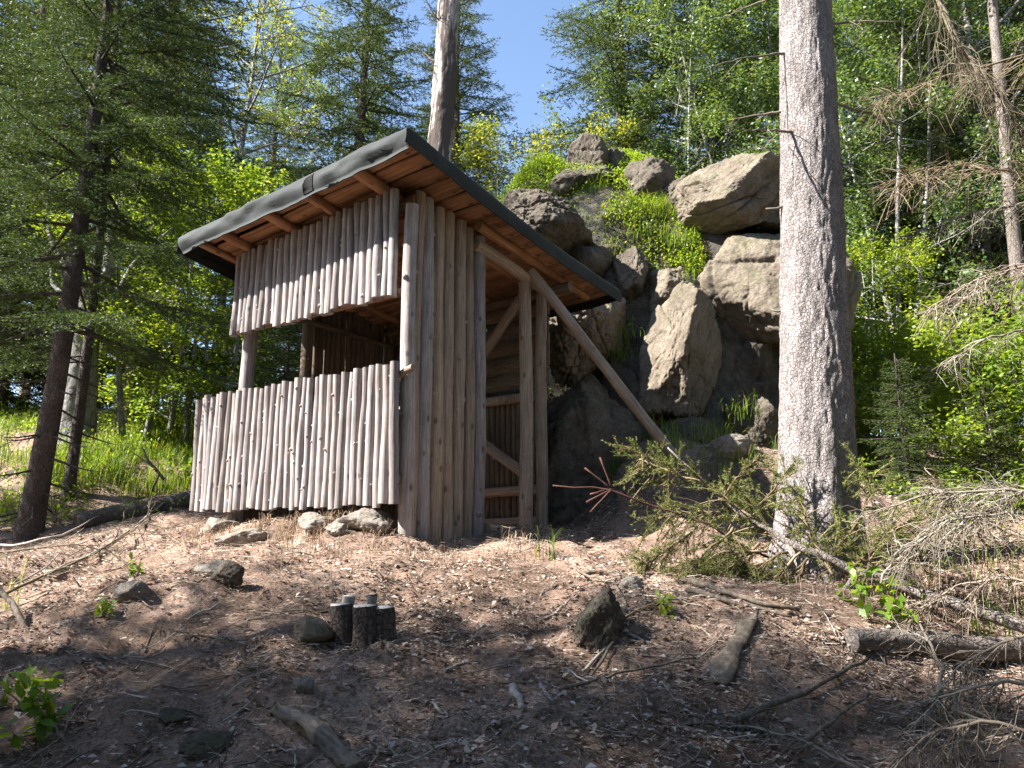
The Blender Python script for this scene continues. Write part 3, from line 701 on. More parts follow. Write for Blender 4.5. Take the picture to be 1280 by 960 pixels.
def spruce_parts(seed, H_, Rr, zb, nb, gap=.10, sgap=.085, K=8, nl=.05, nw=.012, trunk_r=.16, dead=10, rpow=.8, bark='dark_bark', droop=.35, sh=.12, lean=(0, 0)):
    r = np.random.default_rng(seed)
    tm, tc, trd = trunk_mesh('trunk', H_, trunk_r, .015, seed, n=14, dz=.25, flare=.25, rough=.05, curve=.05, lean=lean)
    SPs, SD, SL = [], [], []
    for k in range(nb + dead):
        live = k < nb
        z = zb + (H_ - zb) * ((k + r.uniform()) / nb) ** .92 if live else r.uniform(.3, zb + .4)
        rel = max((z - zb) / (H_ - zb), 0); z = min(z, H_ * .99)
        L = (Rr * (1 - rel) ** rpow * r.uniform(.6, 1.12) + .15) if live else r.uniform(.4, .8) * Rr * .5
        az = k * 2.39996 + r.uniform(-.4, .4)
        hd = np.array([math.cos(az), math.sin(az), 0]); up = .45 * rel ** 1.5 - .05
        s = np.linspace(0, 1, 7)
        dr = droop * (1 - rel)
        P = tc(z) + hd * (s * L)[:, None] + np.array([0, 0, 1]) * (L * (up * s - dr * s ** 1.5 + dr * .55 * s ** 3))[:, None]
        tm.tube(P, np.linspace(.008 + .012 * L, .004, 7), 4, caps=False)
        if not live:
            for _ in range(7):
                u = r.uniform(.3, 1); p = np.array([np.interp(u, s, P[:, c]) for c in range(3)]); d = unit(hd * .5 + r.normal(0, .6, 3) + [0, 0, -.3])
                tm.tube([p, p + d * .15, p + d * .28 + [0, 0, -.05]], [.004, .003, .002], 3, caps=False)
            continue
        m = max(int(L / gap), 3); lat = np.cross(hd, [0, 0, 1])
        for j in range(m):
            for sd_ in (-1, 1):
                u = (j + r.uniform(.1, .9)) / m
                if u < .12 and L > .8: continue
                b = np.array([np.interp(u, s, P[:, c]) for c in range(3)])
                l2 = (.38 * L * (1 - u) ** .75 + .09) * r.uniform(.65, 1.15)
                d = unit(hd * r.uniform(.5, .9) + lat * sd_ * r.uniform(.55, .95) + [0, 0, r.uniform(-.35, .05) - .25 * dr])
                ns = max(int(l2 / sgap), 1); q = (np.arange(ns) + r.uniform(0, 1, ns) * .8) / ns
                pp = b + d * (q * l2)[:, None] + np.array([0, 0, -1]) * (.28 * l2 * q ** 2)[:, None]
                alt = np.where(np.arange(ns) % 2 == 0, 1, -1)[:, None]; side = np.cross(d, [0, 0, 1])
                sdn = unit(d * .85 + side * alt * .7 + r.normal(0, .22, (ns, 3)) + [0, 0, -.12])
                SPs.append(pp); SD.append(sdn); SL.append(r.uniform(.7, 1.25, ns) * sh)
        SPs.append(P[-2:]); SD.append(np.repeat(unit(P[-1:] - P[-2:-1]), 2, 0)); SL.append(np.full(2, sh))
    Pn, Dn, Ln = np.concatenate(SPs), np.concatenate(SD), np.concatenate(SL)
    V, T = shoots_to_needles(Pn, Dn, Ln, r, K, nl, nw)
    mb = MB(); mb.add(V, None, T)
    return tm.mesh('trunk'), mb.mesh('crown', smooth=False), bark, 'spruce_needles', len(T)

def leafy_parts(seed, H_, Rr, zb, nl, trunk_r=.10, limbs=14, leaf=(.06, .038), mat='beech_leaves', bark='grey_bark', up=.7, stems=1, spread=.32, flat=.6, trunk_top=.95, hang=0.0):
    r = np.random.default_rng(seed); tm = MB(); tips = []
    def grow(p, d, L, rad, depth):
        s = np.linspace(0, 1, 6)[:, None]; bend = r.normal(0, .16, 3); bend[2] += .12
        P = p + d * L * s + bend * L * s ** 2 * .6 + r.normal(0, .012 * L, (6, 3)) * s
        tm.tube(P, np.linspace(rad, rad * .45, 6), 5 if depth < 2 else 3, caps=False)
        if depth >= 2:
            tips.append(np.concatenate([P[1:], P[1:]])); return
        for _ in range(6 if depth == 0 else 5):
            u = r.uniform(.3, 1); q = np.array([np.interp(u, s[:, 0], P[:, c]) for c in range(3)])
            dd = unit(unit(P[-1] - P[0]) * .7 + r.normal(0, .6, 3) * np.array([1, 1, .7]) + [0, 0, .08])
            grow(q, dd, L * r.uniform(.35, .6), rad * .5, depth + 1)
    for st in range(stems):
        ln = r.normal(0, .10 if stems > 1 else .03, 2); z = np.linspace(0, H_ * trunk_top, 14)
        b0 = r.normal(0, .22, 2) if stems > 1 else np.zeros(2)
        T = np.stack([b0[0] + ln[0] * z + .06 * np.sin(z * .9 + seed + st), b0[1] + ln[1] * z + .06 * np.sin(z * .8 + st * 2), z], -1)
        tm.tube(T, np.linspace(trunk_r, trunk_r * .12, 14) * (1 + .3 * np.exp(-z / .3)), 9, rough=.04, rs=r)
        nlimb = max(limbs // stems, 3)
        for k in range(nlimb):
            zz = zb + (H_ * trunk_top - zb) * ((k + r.uniform()) / nlimb); rel = (zz - zb) / (H_ - zb)
            az = k * 2.4 + r.uniform(-.5, .5) + st; p = np.array([np.interp(zz, z, T[:, c]) for c in range(3)])
            L = Rr * (math.sin(math.pi * min(.18 + .75 * rel, 1)) * .75 + .25) * r.uniform(.7, 1.1)
            grow(p, unit(np.array([math.cos(az), math.sin(az), up * r.uniform(.3, 1.1)])), L * .8, trunk_r * .35 * (1.1 - .7 * rel), 0)
    keep = [tt for tt in tips if r.uniform() < .55]; TP = np.concatenate(keep); i = r.integers(0, len(TP), nl)
    P = TP[i] + r.normal(0, spread * .3, (nl, 3)); P[:, 2] -= hang * r.uniform(0, .3, nl)
    N = np.array([0, 0, 1.]) + r.normal(0, flat, (nl, 3)); D = r.normal(0, 1, (nl, 3)); D[:, 2] = D[:, 2] * .35 - .25
    V, Q = leaf_quads(P, D, N, r.uniform(.7, 1.25, nl) * leaf[0], r.uniform(.7, 1.2, nl) * leaf[1])
    mb = MB(); mb.add(V, Q)
    return tm.mesh('trunk'), mb.mesh('crown', smooth=False), bark, mat, 2 * nl

KIND = {}
def tree(kind, x, y, label, cat='tree', name=None, rot=0.0, s=1.0, group=None, sink=.08, tilt=(0, 0)):
    tmesh, cmesh, bark, lm = KIND[kind][:4]
    t = thing(name or {'s': 'spruce_tree', 'b': 'birch_tree', 'l': 'leafy_tree', 'y': 'leafy_tree', 'u': 'leafy_shrub'}[kind[0]], label, cat, (x, y, Hs(x, y) - sink), rot, group, s)
    t.rotation_euler = (tilt[0], tilt[1], rot)
    link('trunk', tmesh, bark, t); link('crown', cmesh, lm, t)
    return t

KIND['s_near'] = spruce_parts(201, 11.0, 2.0, 2.3, 95, gap=.055, sgap=.05, K=14, nl=.036, nw=.0075, trunk_r=.125, dead=26, sh=.10, rpow=.55)
KIND['s_a'] = spruce_parts(202, 13.5, 2.9, 1.0, 165, gap=.085, sgap=.075, K=11, nl=.065, nw=.015, trunk_r=.19, sh=.14, rpow=.7)
KIND['s_b'] = spruce_parts(203, 14.0, 2.5, 1.3, 150, gap=.085, sgap=.075, K=11, nl=.065, nw=.015, trunk_r=.2, droop=.55, sh=.14, rpow=.7)
KIND['s_high'] = spruce_parts(208, 10.8, 1.35, 6.0, 60, gap=.11, sgap=.09, K=10, nl=.065, nw=.015, trunk_r=.16, dead=10, sh=.14, rpow=.6)
KIND['s_mid'] = spruce_parts(209, 12.0, 2.4, 3.9, 85, gap=.07, sgap=.065, K=11, nl=.045, nw=.010, trunk_r=.075, dead=8, sh=.11, rpow=.6)
KIND['s_young'] = spruce_parts(204, 3.6, 1.15, .15, 74, gap=.06, sgap=.055, K=11, nl=.04, nw=.0095, trunk_r=.05, dead=0, sh=.09)
KIND['l_beech'] = leafy_parts(211, 5.2, 1.9, .3, 15000, trunk_r=.05, limbs=22, leaf=(.075, .048), stems=3, up=.5, flat=.45)
KIND['l_tall'] = leafy_parts(212, 12.5, 2.9, 2.2, 30000, trunk_r=.15, limbs=26, leaf=(.075, .05), up=.8, mat='birch_leaves')
KIND['b_birch'] = leafy_parts(213, 9.5, 2.3, .6, 46000, trunk_r=.05, limbs=38, leaf=(.062, .044), mat='birch_leaves', bark='birch_bark', stems=3, up=.75, flat=.9, hang=.6)
KIND['y_spring'] = leafy_parts(214, 12.0, 2.7, 3.0, 9000, trunk_r=.12, limbs=22, leaf=(.075, .05), mat='spring_leaves', up=.85)
KIND['y_thin'] = leafy_parts(215, 5.0, 1.3, .3, 11000, trunk_r=.022, limbs=26, leaf=(.055, .03), mat='spring_leaves', bark='birch_bark', stems=4, up=1.3, trunk_top=.98)
KIND['u_shrub'] = leafy_parts(216, 2.2, 1.1, .1, 7000, trunk_r=.02, limbs=18, leaf=(.06, .04), stems=4, up=.7)
up_ = spruce_parts(207, 9.5, 2.6, .3, 80, gap=.11, sgap=.10, K=9, nl=.07, nw=.016, trunk_r=.11, dead=0, sh=.15, rpow=.7)  # unseen top of the big spruce, added to hold back sky light
link('trunk_top', up_[0], 'spruce_bark', big, (tc_big[0], tc_big[1], 8.6)); link('crown', up_[1], 'spruce_needles', big, (tc_big[0], tc_big[1], 8.6))
print('tris', {k: v[4] for k, v in KIND.items()})

def tp(px, py, Y): p = atY(px, py, Y); return p[0], p[1]
def T(kind, px, py, Y, label, **kw): x, y = tp(px, py, Y); return tree(kind, x, y, label, **kw)

G1 = 'forest trees around the clearing'
T('s_near', 52, 520, 8.6, 'dark nearby spruce with a slanting scaly trunk and low twigs', rot=.4, tilt=(0, .035), group=G1)
T('s_mid', 125, 250, 9.4, 'shaded spruce with long dark boughs next to the slanting one', rot=2.6, s=.9, group=G1)
T('s_b', 185, 300, 13.0, 'dark spruce standing behind the grey gnarled trunk', rot=1.2, group=G1)
T('s_a', 20, 300, 14.5, 'tall spruce behind the slanting near spruce', rot=2.2, group=G1)
T('s_a', 455, 100, 16.0, 'broad spruce rising behind the shelter roof left of the snag', rot=.3, s=1.0, group=G1)
T('s_a', 572, 150, 15.0, 'dense spruce right behind the peeled snag', rot=2.0, s=.80, group=G1)
T('s_a', 775, 80, 16.0, 'spruce with drooping tips beside the patch of open sky', rot=4.0, s=1.05, group=G1)
T('s_b', 930, 60, 17.0, 'dark spruce behind the silvery birches', rot=5.0, s=1.1, group=G1)
T('s_b', 1150, 100, 16.0, 'spruce in the background right of the thick trunk', rot=1.0, s=1.1, group=G1)
T('s_a', 1290, 150, 14.0, 'spruce at the edge of the wood beyond the dead boughs', rot=2.5, s=1.0, group=G1)
T('y_spring', 290, 100, 17.0, 'sparse tree in yellow-green spring leaf beyond the shelter eave', rot=.7, s=1.05, group=G1)
T('y_spring', 120, 150, 18.0, 'yellow-leaved tree half hidden behind the dark spruces', rot=2.7, s=1.1, group=G1)
T('y_thin', 655, 200, 14.2, 'thin pale shrub with feathery yellow leaves on the knoll', cat='shrub', rot=.4, s=1.3, group=G1)
T('y_thin', 615, 200, 14.8, 'small feathery shrub beside the snag on the knoll', cat='shrub', rot=2.4, s=1.15, group=G1)
T('y_thin', 700, 200, 15.5, 'feathery shrub under the drooping spruce tips', cat='shrub', rot=3.4, s=1.2, group=G1)
T('b_birch', 845, 150, 14.6, 'silvery-leaved birch directly above the summit rocks', rot=.2, s=1.05, group=G1)
T('b_birch', 945, 150, 14.0, 'silvery birch behind the pale slab boulder', rot=2.1, s=1.1, group=G1)
T('b_birch', 1110, 300, 12.0, 'white-stemmed birch right of the thick trunk', rot=4.1, s=1.0, group=G1)
T('l_tall', 1210, 250, 12.5, 'full leafy tree behind the dead grey boughs', rot=1.1, s=.9, group=G1)
T('b_birch', 1040, 200, 15.0, 'birch half hidden by the thick spruce trunk', rot=5.2, s=1.0, group=G1)
T('l_beech', 190, 470, 11.4, 'bright young beech bush on the grassy slope beside the shelter', rot=.5, s=.98, group=G1)
T('l_beech', 270, 470, 11.8, 'bright beech sapling nearest the shelter window', rot=2.8, s=.9, group=G1)
T('l_beech', 330, 470, 14.0, 'green beech bush hidden mostly by the low wall', rot=4.8, s=.8, group=G1)
T('s_young', 362, 470, 10.6, 'young spruce visible through the window opening', rot=1.8, s=.8, group=G1)
T('s_young', 1135, 570, 8.4, 'dark young spruce in the shade right of the trunk', rot=.3, s=.52, group=G1)
T('s_young', 1235, 570, 8.8, 'second young spruce under the leafy shrub', rot=2.3, s=.5, group=G1)
T('u_shrub', 1190, 470, 9.2, 'glossy leafy shrub above the young spruces', cat='shrub', rot=1.3, s=1.0, group=G1)
T('u_shrub', 1095, 540, 10.5, 'leafy shrub behind the dark young spruce', cat='shrub', rot=.6, s=1.0, group=G1)
T('u_shrub', 1275, 480, 8.6, 'leafy shrub beside the grey trunk at the wood edge', cat='shrub', rot=3.3, s=1.0, group=G1)
T('l_beech', 1100, 450, 11.0, 'yellow-green sapling between the birch stems', rot=3.9, s=.7, group=G1)
# distant wood closing the view
far = [(-9, 19, 's_b', 1.0), (-12, 16.5, 's_a', 1.0), (-13.5, 21, 'l_tall', 1.1), (-8, 24, 's_a', 1.1), (-5, 22, 'l_tall', 1.0), (-15, 15, 'l_tall', 1.0),
       (6, 23, 's_a', 1.1), (9, 20, 'l_tall', 1.2), (12, 17, 's_b', 1.1), (8.5, 15, 'l_tall', .9), (10, 12, 's_a', .9), (14, 23, 's_a', 1.2), (11, 9, 'l_tall', .9), (-3, 26, 's_b', .9), (7, 12.5, 's_b', .8), (7.6, 17, 's_young', 1.7), (9.4, 16, 's_young', 1.8), (6.2, 15.4, 's_young', 1.6), (11, 14, 's_young', 1.8), (-12.5, 14, 's_young', 1.8), (-10.5, 15, 's_young', 1.7), (-9, 16.5, 's_young', 1.6), (13, 12, 's_young', 1.8), (-14.5, 17, 's_b', .9)]
for k, (x, y, kd, s_) in enumerate(far):
    tree(kd, x, y, {'s': 'spruce in the wood far behind the clearing', 'l': 'leafy tree in the wood far behind the clearing'}[kd[0]], rot=k * 1.37, s=s_, group='distant spruces' if kd[0] == 's' else 'distant leafy trees')
# trees standing behind the photographer's left shoulder, which shade the foreground
for k, (x, y, kd, s_) in enumerate([(-5.4, .7, 's_a', .85), (-4.2, -1.4, 's_b', .8), (-8.0, -.2, 's_a', .9), (-8.5, 1.2, 's_b', .85), (-7.5, 2.55, 's_high', 1.0), (-6.5, -4, 's_b', 1.0), (-10, -3, 's_a', 1.0), (-9.3, 7.7, 's_b', .66)]):
    tree(kd, x, y, 'spruce on the slope left of the viewpoint', rot=k * 2.1, s=s_, group='spruces shading the slope')

for k, (x, y, kd, s_) in enumerate([(-9.5, 1.0, 's_a', 1.0), (-1.5, -3.5, 's_b', .95), (2.2, -2.6, 's_a', .9), (5.2, -.8, 's_b', .95), (5.8, 2.4, 's_a', .9), (-2.5, -7, 's_a', 1.0), (3.5, -6.5, 's_b', 1.0), (8.5, .5, 's_a', 1.1), (8.2, 5.2, 's_b', 1.0), (0.5, -9, 's_b', 1.1), (7, -5, 's_a', 1.1)]):  # out-of-view spruces added all round to cut the ambient sky light
    tree(kd, x, y, 'unseen spruce of the wood, added behind and beside the viewpoint to block light', rot=k * 1.7, s=s_, group='unseen spruces added around the viewpoint')
# gnarled grey trunk and peeled snag
p = tp(98, 520, 11.0)
t = thing('leafy_tree', 'gnarled grey forked trunk standing in shade behind the near spruce', 'tree', (p[0], p[1], Hs(*p) - .1))
tm, tc, tr = trunk_mesh('trunk', 2.3, .24, .19, 61, n=20, dz=.08, flare=.4, rough=.10, curve=.06)
for d, L, r0 in (((-.5, -.1, .9), 1.6, .12), ((.7, .2, .8), 1.4, .11), ((.1, .2, 1), 2.2, .13), ((-.9, .3, .45), 1.0, .07)):
    s = np.linspace(0, 1, 8)[:, None]; tm.tube(np.array([0, 0, 2.05]) + np.array(d) * L * s + np.array([0, 0, .4]) * s ** 2 + .08 * np.sin(s * 7) * np.array([1, .4, 0]), np.linspace(r0, .01, 8), 9, rough=.08)
link('trunk', tm.mesh('trunk'), 'grey_bark', t)
p = tp(526, 120, 12.3)
t = thing('dead_snag', 'peeled dead trunk rising behind the roof with pale bare wood', 'dead tree', (p[0], p[1], Hs(*p) - .1)); t.rotation_euler = (0, .045, 0)
tm, tc, tr = trunk_mesh('trunk', 11.5, .25, .15, 62, n=30, dz=.06, flare=.3, rough=.10, curve=.06, ecc=.10)
link('trunk', tm.mesh('trunk'), 'snag_wood', t)
r_ = np.random.default_rng(9)
for z, az, L in ((7.2, 2.6, .7), (7.9, 3.6, .5), (8.3, .3, .6), (8.7, 2.9, .8), (6.9, 3.2, .3), (9.3, 0, .8)):
    mbb = MB(); c = tc(z); d = np.array([math.cos(az), math.sin(az), .45]); twig_fan(mbb, [c + d * .1, c + d * L * .5, c + d * L + [0, 0, .25]], .02, r_, n2=6, l2=.3, droop=.2, n3=2, thin=2)
    link('dead_branch', mbb.mesh('dead_branch'), 'brown_twigs', t)

p = tp(1266, 250, 9.6)
t = thing('leafy_tree', 'grey-white trunk at the edge of the wood behind dead boughs', 'tree', (p[0], p[1], Hs(*p) - .1))
tm, tc, tr = trunk_mesh('trunk', 9, .10, .05, 63, n=16, dz=.12, flare=.3, rough=.05, curve=.05); link('trunk', tm.mesh('trunk'), 'log_bark', t)

# ------------------------------------------------------------------ fallen spruce, dead boughs, logs and sticks
def PL(pts): return np.array([atY(*p) for p in pts])
def resample(P, n):
    P = np.asarray(P, float); d = np.concatenate([[0], np.cumsum(np.linalg.norm(np.diff(P, axis=0), axis=1))]); t = np.linspace(0, d[-1], n)
    return np.stack([np.interp(t, d, P[:, k]) for k in range(3)], -1)

fs = thing('fallen_spruce', 'fallen spruce top with olive needles lying below the thick trunk', 'fallen tree', atY(1130, 750, 4.7))
base = np.array(fs.location)
def lp(P): return np.asarray(P) - base
mb = MB()
stem = PL([(1330, 800, 4.3), (1225, 765, 4.5), (1130, 735, 4.7), (985, 680, 4.95), (905, 625, 5.15), (835, 560, 5.4)])
mb.tube(lp(resample(stem, 24)) + rng.normal(0, .008, (24, 3)), np.interp(np.linspace(0, 1, 24), [0, .55, .7, 1], [.038, .026, .012, .006]), 10, rough=.08)
mb.tube(lp(PL([(985, 680, 4.95), (1010, 730, 4.85), (1000, 775, 4.75), (990, 800, 4.7)])), [.02, .018, .014, .01], 6)
mb.tube(lp(PL([(1075, 712, 4.8), (1050, 745, 4.75), (1020, 770, 4.7)])), [.02, .016, .012], 6)
link('stem', mb.mesh('stem'), 'log_bark', fs)
r_ = np.random.default_rng(77)
subs = [[(960, 700, 4.95), (880, 652, 5.0), (765, 612, 5.05), (690, 607, 5.05)], [(880, 652, 5.0), (830, 690, 5.0), (795, 705, 4.95)], [(985, 680, 4.95), (930, 640, 5.1), (870, 600, 5.2), (800, 575, 5.3)],
        [(960, 690, 4.9), (900, 690, 4.9), (850, 715, 4.9)], [(985, 690, 4.9), (930, 715, 4.85), (880, 745, 4.8)], [(1000, 690, 4.9), (960, 730, 4.8), (905, 770, 4.75)], [(1010, 700, 4.85), (985, 735, 4.8), (960, 775, 4.75)],
        [(900, 625, 5.15), (920, 600, 5.2), (950, 570, 5.25)], [(935, 650, 5.1), (960, 620, 5.15), (985, 590, 5.2)], [(860, 590, 5.3), (830, 585, 5.3), (790, 560, 5.35)], [(1030, 705, 4.85), (1075, 650, 5.0), (1090, 600, 5.1), (1065, 575, 5.15)],
        [(1060, 712, 4.8), (1120, 660, 4.9), (1190, 620, 5.0)], [(1100, 720, 4.75), (1150, 670, 4.85), (1215, 655, 4.9)], [(920, 660, 5.0), (880, 690, 4.9), (840, 740, 4.85)], [(1040, 720, 4.8), (1010, 660, 5.0), (1000, 620, 5.1)],
        [(950, 680, 4.95), (900, 720, 4.8), (870, 775, 4.7)], [(900, 640, 5.1), (850, 640, 5.1), (810, 655, 5.1)], [(1080, 730, 4.75), (1090, 690, 4.8), (1130, 640, 4.9)]]
SPs, SD, SL = [], [], []; tw = MB(); red = MB()
for k, sb_ in enumerate(subs):
    P = resample(PL(sb_), 12); P = P + r_.normal(0, .006, P.shape); L = np.linalg.norm(P[-1] - P[0])
    (red if k == 0 else tw).tube(lp(P), np.linspace(.010, .0045, 12), 5, rough=.2)
    tan = unit(np.gradient(P, axis=0))
    for j in range(int(L / (.013 if k else .035))):
        u = r_.uniform(.05, 1 if k else .68); q = u * 11; i = min(int(q), 10); b = P[i] + (P[i + 1] - P[i]) * (q - i); t_ = tan[i]
        d = unit(t_ * .75 + rand_unit(r_, 1)[0] * .75 + [0, 0, -.18]); l2 = r_.uniform(.05, .36 if k else .10) * (1.15 - .6 * u)
        Q = b + d * l2 * np.linspace(0, 1, 4)[:, None] + np.array([0, 0, -.22 * l2]) * np.linspace(0, 1, 4)[:, None] ** 2
        tw.tube(lp(Q), np.linspace(.0035, .002, 4), 3, caps=False)
        if r_.uniform() < .10: continue
        ns = max(int(l2 / .05), 1); qq = (np.arange(ns) + .3) / ns
        SPs.append(b + (Q[-1] - b) * qq[:, None]); SD.append(np.repeat(d[None], ns, 0)); SL.append(np.full(ns, l2 / ns * 1.05))
        if l2 > .09:
            for _ in range(3):
                u2 = r_.uniform(.3, .9); d2 = unit(d * .8 + rand_unit(r_, 1)[0] * .7); SPs.append((b + (Q[-1] - b) * u2)[None]); SD.append(d2[None]); SL.append(np.array([r_.uniform(.04, .09)]))
    if k: SPs.append(P[-4:-1]); SD.append(tan[-4:-1]); SL.append(np.full(3, L / 11))
for a, b_ in (((765, 611, 5.05), (738, 640, 5.0)), ((765, 611, 5.05), (733, 628, 5.03)), ((765, 611, 5.05), (731, 585, 5.08)), ((765, 611, 5.05), (750, 572, 5.1)), ((765, 611, 5.05), (738, 618, 5.08))):
    P = resample(PL([a, b_]), 5); red.tube(lp(P), np.linspace(.005, .0065, 5), 6, rough=.25)
for a, b_ in (((765, 611, 5.05), (738, 640, 5.0)), ((765, 611, 5.05), (733, 628, 5.03)), ((765, 611, 5.05), (731, 585, 5.08)), ((765, 611, 5.05), (750, 572, 5.1)), ((765, 611, 5.05), (738, 618, 5.08)), ((765, 611, 5.05), (690, 607, 5.05)), ((850, 640, 5.02), (765, 611, 5.05))):
    P = PL([a, b_]); Ls = np.linalg.norm(P[1] - P[0]); vS, tS = shoots_to_needles(np.repeat(P[:1], 3, 0), np.repeat(unit(P[1:] - P[:1]), 3, 0), np.full(3, Ls), r_, 45, .011, .0032, flat=1); red.add(lp(vS), None, tS)
Pn, Dn, Ln = np.concatenate(SPs), np.concatenate(SD), np.concatenate(SL)
V, Tt = shoots_to_needles(Pn, Dn, Ln, r_, 26, .021, .0042, flat=.9)
nb_ = MB(); nb_.add(lp(V), None, Tt); link('needles', nb_.mesh('needles', smooth=False), 'fallen_needles', fs)
link('twigs', tw.mesh('twigs'), 'brown_twigs', fs)
flat_mat('red_twig', (.085, .040, .030), .9); link('bare_branch', red.mesh('bare_branch'), 'red_twig', fs)['label'] = 'reddish bare forked tip of the branch'

def dead_bough(pts, label, r0=.012, seed=1, mat='dry_twigs', group='dead spruce boughs', **kw):
    mbb = MB(); P = PL(pts); b = P[0].copy(); twig_fan(mbb, P - b, r0, np.random.default_rng(seed), **kw)
    o = link('dead_bough', mbb.mesh('dead_bough'), mat, None, b); return tag(o, label, 'branch', group)
dead_bough([(1340, 620, 4.3), (1250, 612, 4.3), (1160, 618, 4.3), (1090, 640, 4.3)], 'pale dry bough reaching in above the fallen stem', .011, 1, n2=36, l2=.42, n3=7, l3=.16, droop=.35)
dead_bough([(1350, 655, 4.2), (1270, 640, 4.2), (1190, 650, 4.2), (1130, 690, 4.25)], 'second pale dry bough just below the upper one', .010, 2, n2=28, l2=.38, n3=7, l3=.15, droop=.4)
dead_bough([(1330, 860, 3.4), (1250, 850, 3.4), (1180, 870, 3.4), (1120, 930, 3.4)], 'tangled dry bough low beside the log end', .010, 3, n2=30, l2=.36, n3=7, l3=.14, droop=.5)
dead_bough([(985, 762, 4.3), (1050, 800, 4.1), (1110, 850, 3.9), (1180, 910, 3.75)], 'straight dead branch with feathery twigs lying over the log', .011, 4, n2=40, l2=.34, n3=6, l3=.13, droop=.3)
dead_bough([(1320, 930, 3.1), (1240, 900, 3.1), (1160, 915, 3.1), (1100, 980, 3.1)], 'pale dry bough at the lowest corner of the slope', .010, 5, n2=28, l2=.32, n3=7, l3=.12, droop=.5)
dead_bough([(1150, -70, 5.0), (1190, 40, 4.9), (1240, 110, 4.8), (1330, 190, 4.7)], 'dark diagonal bare limb hanging across the sky side', .030, 6, 'brown_twigs', n2=60, l2=.75, n3=9, l3=.22, droop=.35)
dead_bough([(1350, 250, 5.2), (1270, 215, 5.2), (1190, 205, 5.2), (1130, 220, 5.2)], 'brown drooping bough in front of the leafy tree', .014, 7, 'brown_twigs', n2=44, l2=.5, n3=8, l3=.2, droop=.45)
dead_bough([(1360, 240, 5.6), (1270, 255, 5.6), (1200, 270, 5.6), (1120, 300, 5.6)], 'bare forked bough with curling pale tips', .014, 8, 'dry_twigs', n2=30, l2=.5, n3=6, l3=.2, droop=.5)
dead_bough([(1370, 395, 5.4), (1290, 410, 5.4), (1230, 425, 5.4), (1175, 455, 5.4)], 'bare bough crossing the leafy shrub', .012, 9, 'dry_twigs', n2=26, l2=.4, n3=5, l3=.17, droop=.4)
dead_bough([(1360, 60, 5.3), (1270, 70, 5.3), (1170, 100, 5.3), (1090, 130, 5.3)], 'thin brown bough ending near the thick trunk', .013, 10, 'brown_twigs', n2=44, l2=.55, n3=8, l3=.2, droop=.45)
dead_bough([(1365, 330, 5.1), (1290, 330, 5.1), (1230, 345, 5.1), (1160, 385, 5.1)], 'pale dead bough with long arching twigs', .013, 11, 'dry_twigs', n2=34, l2=.5, n3=7, l3=.2, droop=.5)
dead_bough([(900, 965, 3.0), (820, 935, 3.1), (740, 925, 3.1), (670, 935, 3.1)], 'dry feathery bough lying flat on the shaded bank', .008, 12, n2=40, l2=.26, n3=5, l3=.10, droop=.25)
dead_bough([(1090, 745, 4.5), (1120, 690, 4.6), (1180, 650, 4.7), (1240, 600, 4.8)], 'upright dry spray rising from the fallen stem', .008, 13, n2=30, l2=.34, n3=6, l3=.13, droop=.3)
dead_bough([(760, 790, 4.1), (800, 760, 4.3), (850, 745, 4.4), (940, 760, 4.4)], 'thin dead branch caught at the bank edge', .009, 14, 'brown_twigs', n2=26, l2=.25, n3=4, l3=.10, droop=.4)
dead_bough([(1185, 980, 3.3), (1160, 900, 3.5), (1180, 840, 3.7), (1150, 780, 3.9)], 'peeled upright bough with white bark near the log', .020, 15, 'dry_twigs', n2=16, l2=.3, n3=5, l3=.12, droop=.4)

dead_bough([(1340, 735, 4.0), (1260, 722, 4.1), (1200, 730, 4.15), (1140, 765, 4.2)], 'dry bough sagging over the fallen stem', .009, 16, n2=24, l2=.34, n3=7, l3=.13, droop=.5)
dead_bough([(1345, 690, 4.6), (1270, 670, 4.7), (1210, 640, 4.8), (1160, 590, 4.9)], 'reddish brown dead spray beside the young spruce', .009, 17, 'brown_twigs', n2=44, l2=.34, n3=7, l3=.14, droop=.4)
dead_bough([(1330, 790, 3.6), (1260, 800, 3.6), (1200, 830, 3.6), (1160, 880, 3.6)], 'dry bough hanging in front of the mossy log', .009, 18, n2=22, l2=.32, n3=6, l3=.12, droop=.6)
dead_bough([(1080, 965, 3.1), (1000, 925, 3.2), (930, 905, 3.3), (860, 915, 3.35)], 'flat dry bough beside the crooked branch', .008, 19, n2=36, l2=.26, n3=5, l3=.10, droop=.3)
dead_bough([(-60, 775, 4.5), (30, 730, 4.6), (110, 695, 4.8), (200, 640, 5.2)], 'dark bare branch tangle beside the near spruce foot', .012, 20, 'brown_twigs', n2=22, l2=.4, n3=3, l3=.16, droop=-.2)
dead_bough([(-60, 690, 6.0), (20, 690, 6.0), (90, 680, 6.1), (150, 690, 6.2)], 'low heap of grey brush under the near spruce', .010, 21, 'dry_twigs', n2=26, l2=.45, n3=3, l3=.18, droop=-.1)
dead_bough([(-50, 860, 3.6), (30, 830, 3.8), (100, 820, 3.9), (170, 800, 4.1)], 'thin dark branch lying in the shaded corner', .009, 22, 'brown_twigs', n2=16, l2=.3, n3=2, l3=.12, droop=.0)

